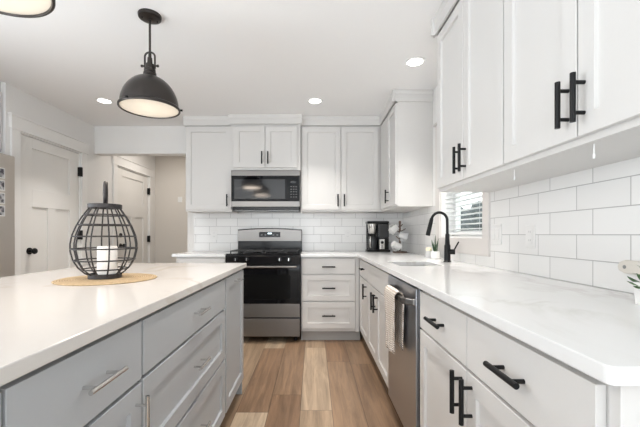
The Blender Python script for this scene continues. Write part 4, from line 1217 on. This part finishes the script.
for k in range(60):
    a = 2 * PI * k / 38 * 5.3; rr = rnd.uniform(0.03, 0.100); hh = rnd.uniform(0.004, 0.055)
    bx = GX + 0.03 * math.cos(a) * rnd.random(); by = GY + 0.03 * math.sin(a) * rnd.random()
    tip = (GX + rr * math.cos(a), GY + rr * math.sin(a), CT + 0.058 + hh)
    if tip[0] > XR - 0.05 or (tip[1] > 1.0 and tip[0] > 1.0): continue
    bm = BM(); blade(bm, (bx, by, CT + 0.056), tip, rnd.uniform(0.006, 0.010), (-math.sin(a), math.cos(a), 0.2)); obj('leaf', bm, M_LEAF, gp, smooth=True)

for bx, by, tx, ty, tz, w in ((.935, .975, .908, 1.004, .984, .010), (.940, .980, .922, 1.018, .996, .010), (.930, .965, .906, .985, .972, .011),
                              (.940, .960, .912, .965, 1.000, .010), (.945, .970, .935, 1.000, 1.004, .010), (.935, .950, .902, .950, .985, .011)):
    bm = BM(); blade(bm, (bx, by, CT + 0.056), (tx, ty, tz), w, (ty - by, bx - tx, 0.01)); obj('leaf', bm, M_LEAF, gp, smooth=True)

# paddle board on its long edge against the tiles, handle toward the window
bm = BM()
out = [(0.62, 0.94), (0.60, 1.02), (0.62, 1.10), (0.93, 1.10), (0.985, 1.085), (1.02, 1.030), (1.06, 1.021), (1.192, 1.023), (1.214, 1.014), (1.22, 0.999), (1.214, 0.985), (1.192, 0.977), (1.06, 0.979), (1.02, 0.970), (0.985, 0.930), (0.93, 0.9115), (0.64, 0.9115)]
Lx = lambda z: XR - 0.026 + (z - 0.9115) * 0.05
a = [bm.verts.new((Lx(z), y, z)) for y, z in out]; b = [bm.verts.new((Lx(z) + 0.014, y, z)) for y, z in out]
k = len(out)
for i in range(k): bm.faces.new((a[i], a[(i + 1) % k], b[(i + 1) % k], b[i]))
bm.faces.new(a); bm.faces.new(b[::-1])
pb = obj('paddle_board', bm, M_PALEWOOD, bevel=0.004)
tag(pb, 'pale wooden paddle board leaning on the tiles behind the square planter', 'board')
bm = BM(); x = Lx(0.999); cyl(bm, (x - 0.0008, 1.190, 0.999), (x + 0.003, 1.190, 0.999), 0.0065, seg=18); obj('hanging_hole', bm, M_SLOT, pb)

# ================================================================ OUTLETS
def outlet(face, p, u, z, label, rocker=False):
    M = fmap(face, p)
    hw = 0.060 if rocker else 0.037
    bm = BM(); mapped_box(bm, M, u - hw, u + hw, z - 0.058, z + 0.058, 0, 0.005)
    o = obj('light_switch' if rocker else 'wall_outlet', bm, M_PLATE, bevel=0.002)
    tag(o, label, 'switch' if rocker else 'outlet', 'white wall plates on the tiles')
    if rocker:
        for q in (-0.024, 0.024):
            bm = BM(); mapped_box(bm, M, u + q - 0.016, u + q + 0.016, z - 0.033, z + 0.033, 0.005, 0.008); obj('rocker', bm, M_PLATE, o, bevel=0.001)
    else:
        for s in (-1, 1):
            bm = BM(); mapped_box(bm, M, u - 0.015, u + 0.015, z + s * 0.021 - 0.014, z + s * 0.021 + 0.014, 0.005, 0.007); r = obj('socket', bm, M_PLATE, o, bevel=0.001)
            bm = BM()
            for q in (-0.006, 0.006): mapped_box(bm, M, u + q - 0.001, u + q + 0.001, z + s * 0.021 - 0.002, z + s * 0.021 + 0.007, 0.007, 0.0073)
            obj('slot', bm, M_SLOT, r)
px_y = lambda px: (XR - 0.008) * 348 / (px - 313.5)
outlet('-X', XR - 0.008, px_y(496.5), 1.112, 'white double rocker switch plate on the right tiles, next to the sink window casing', True)
outlet('-X', XR - 0.008, px_y(531), 1.100, 'white outlet on the right tiles, farther from the sink window')
outlet('-Y', YB - 0.008, (214 - 313.5) * 4.2 / 348, 1.105, 'white outlet on the back tiles left of the range')
outlet('-Y', YB - 0.008, (347.8 - 313.5) * 4.2 / 348, 1.105, 'white outlet on the back tiles right of the range')
bm = BM(); box(bm, -2.265, -2.195, YH - 0.012, YH, 1.65, 1.74)
tag(obj('thermostat', bm, M_WHITEP, bevel=0.003), 'small pale wall plate on the end wall of the hall', 'wall plate')
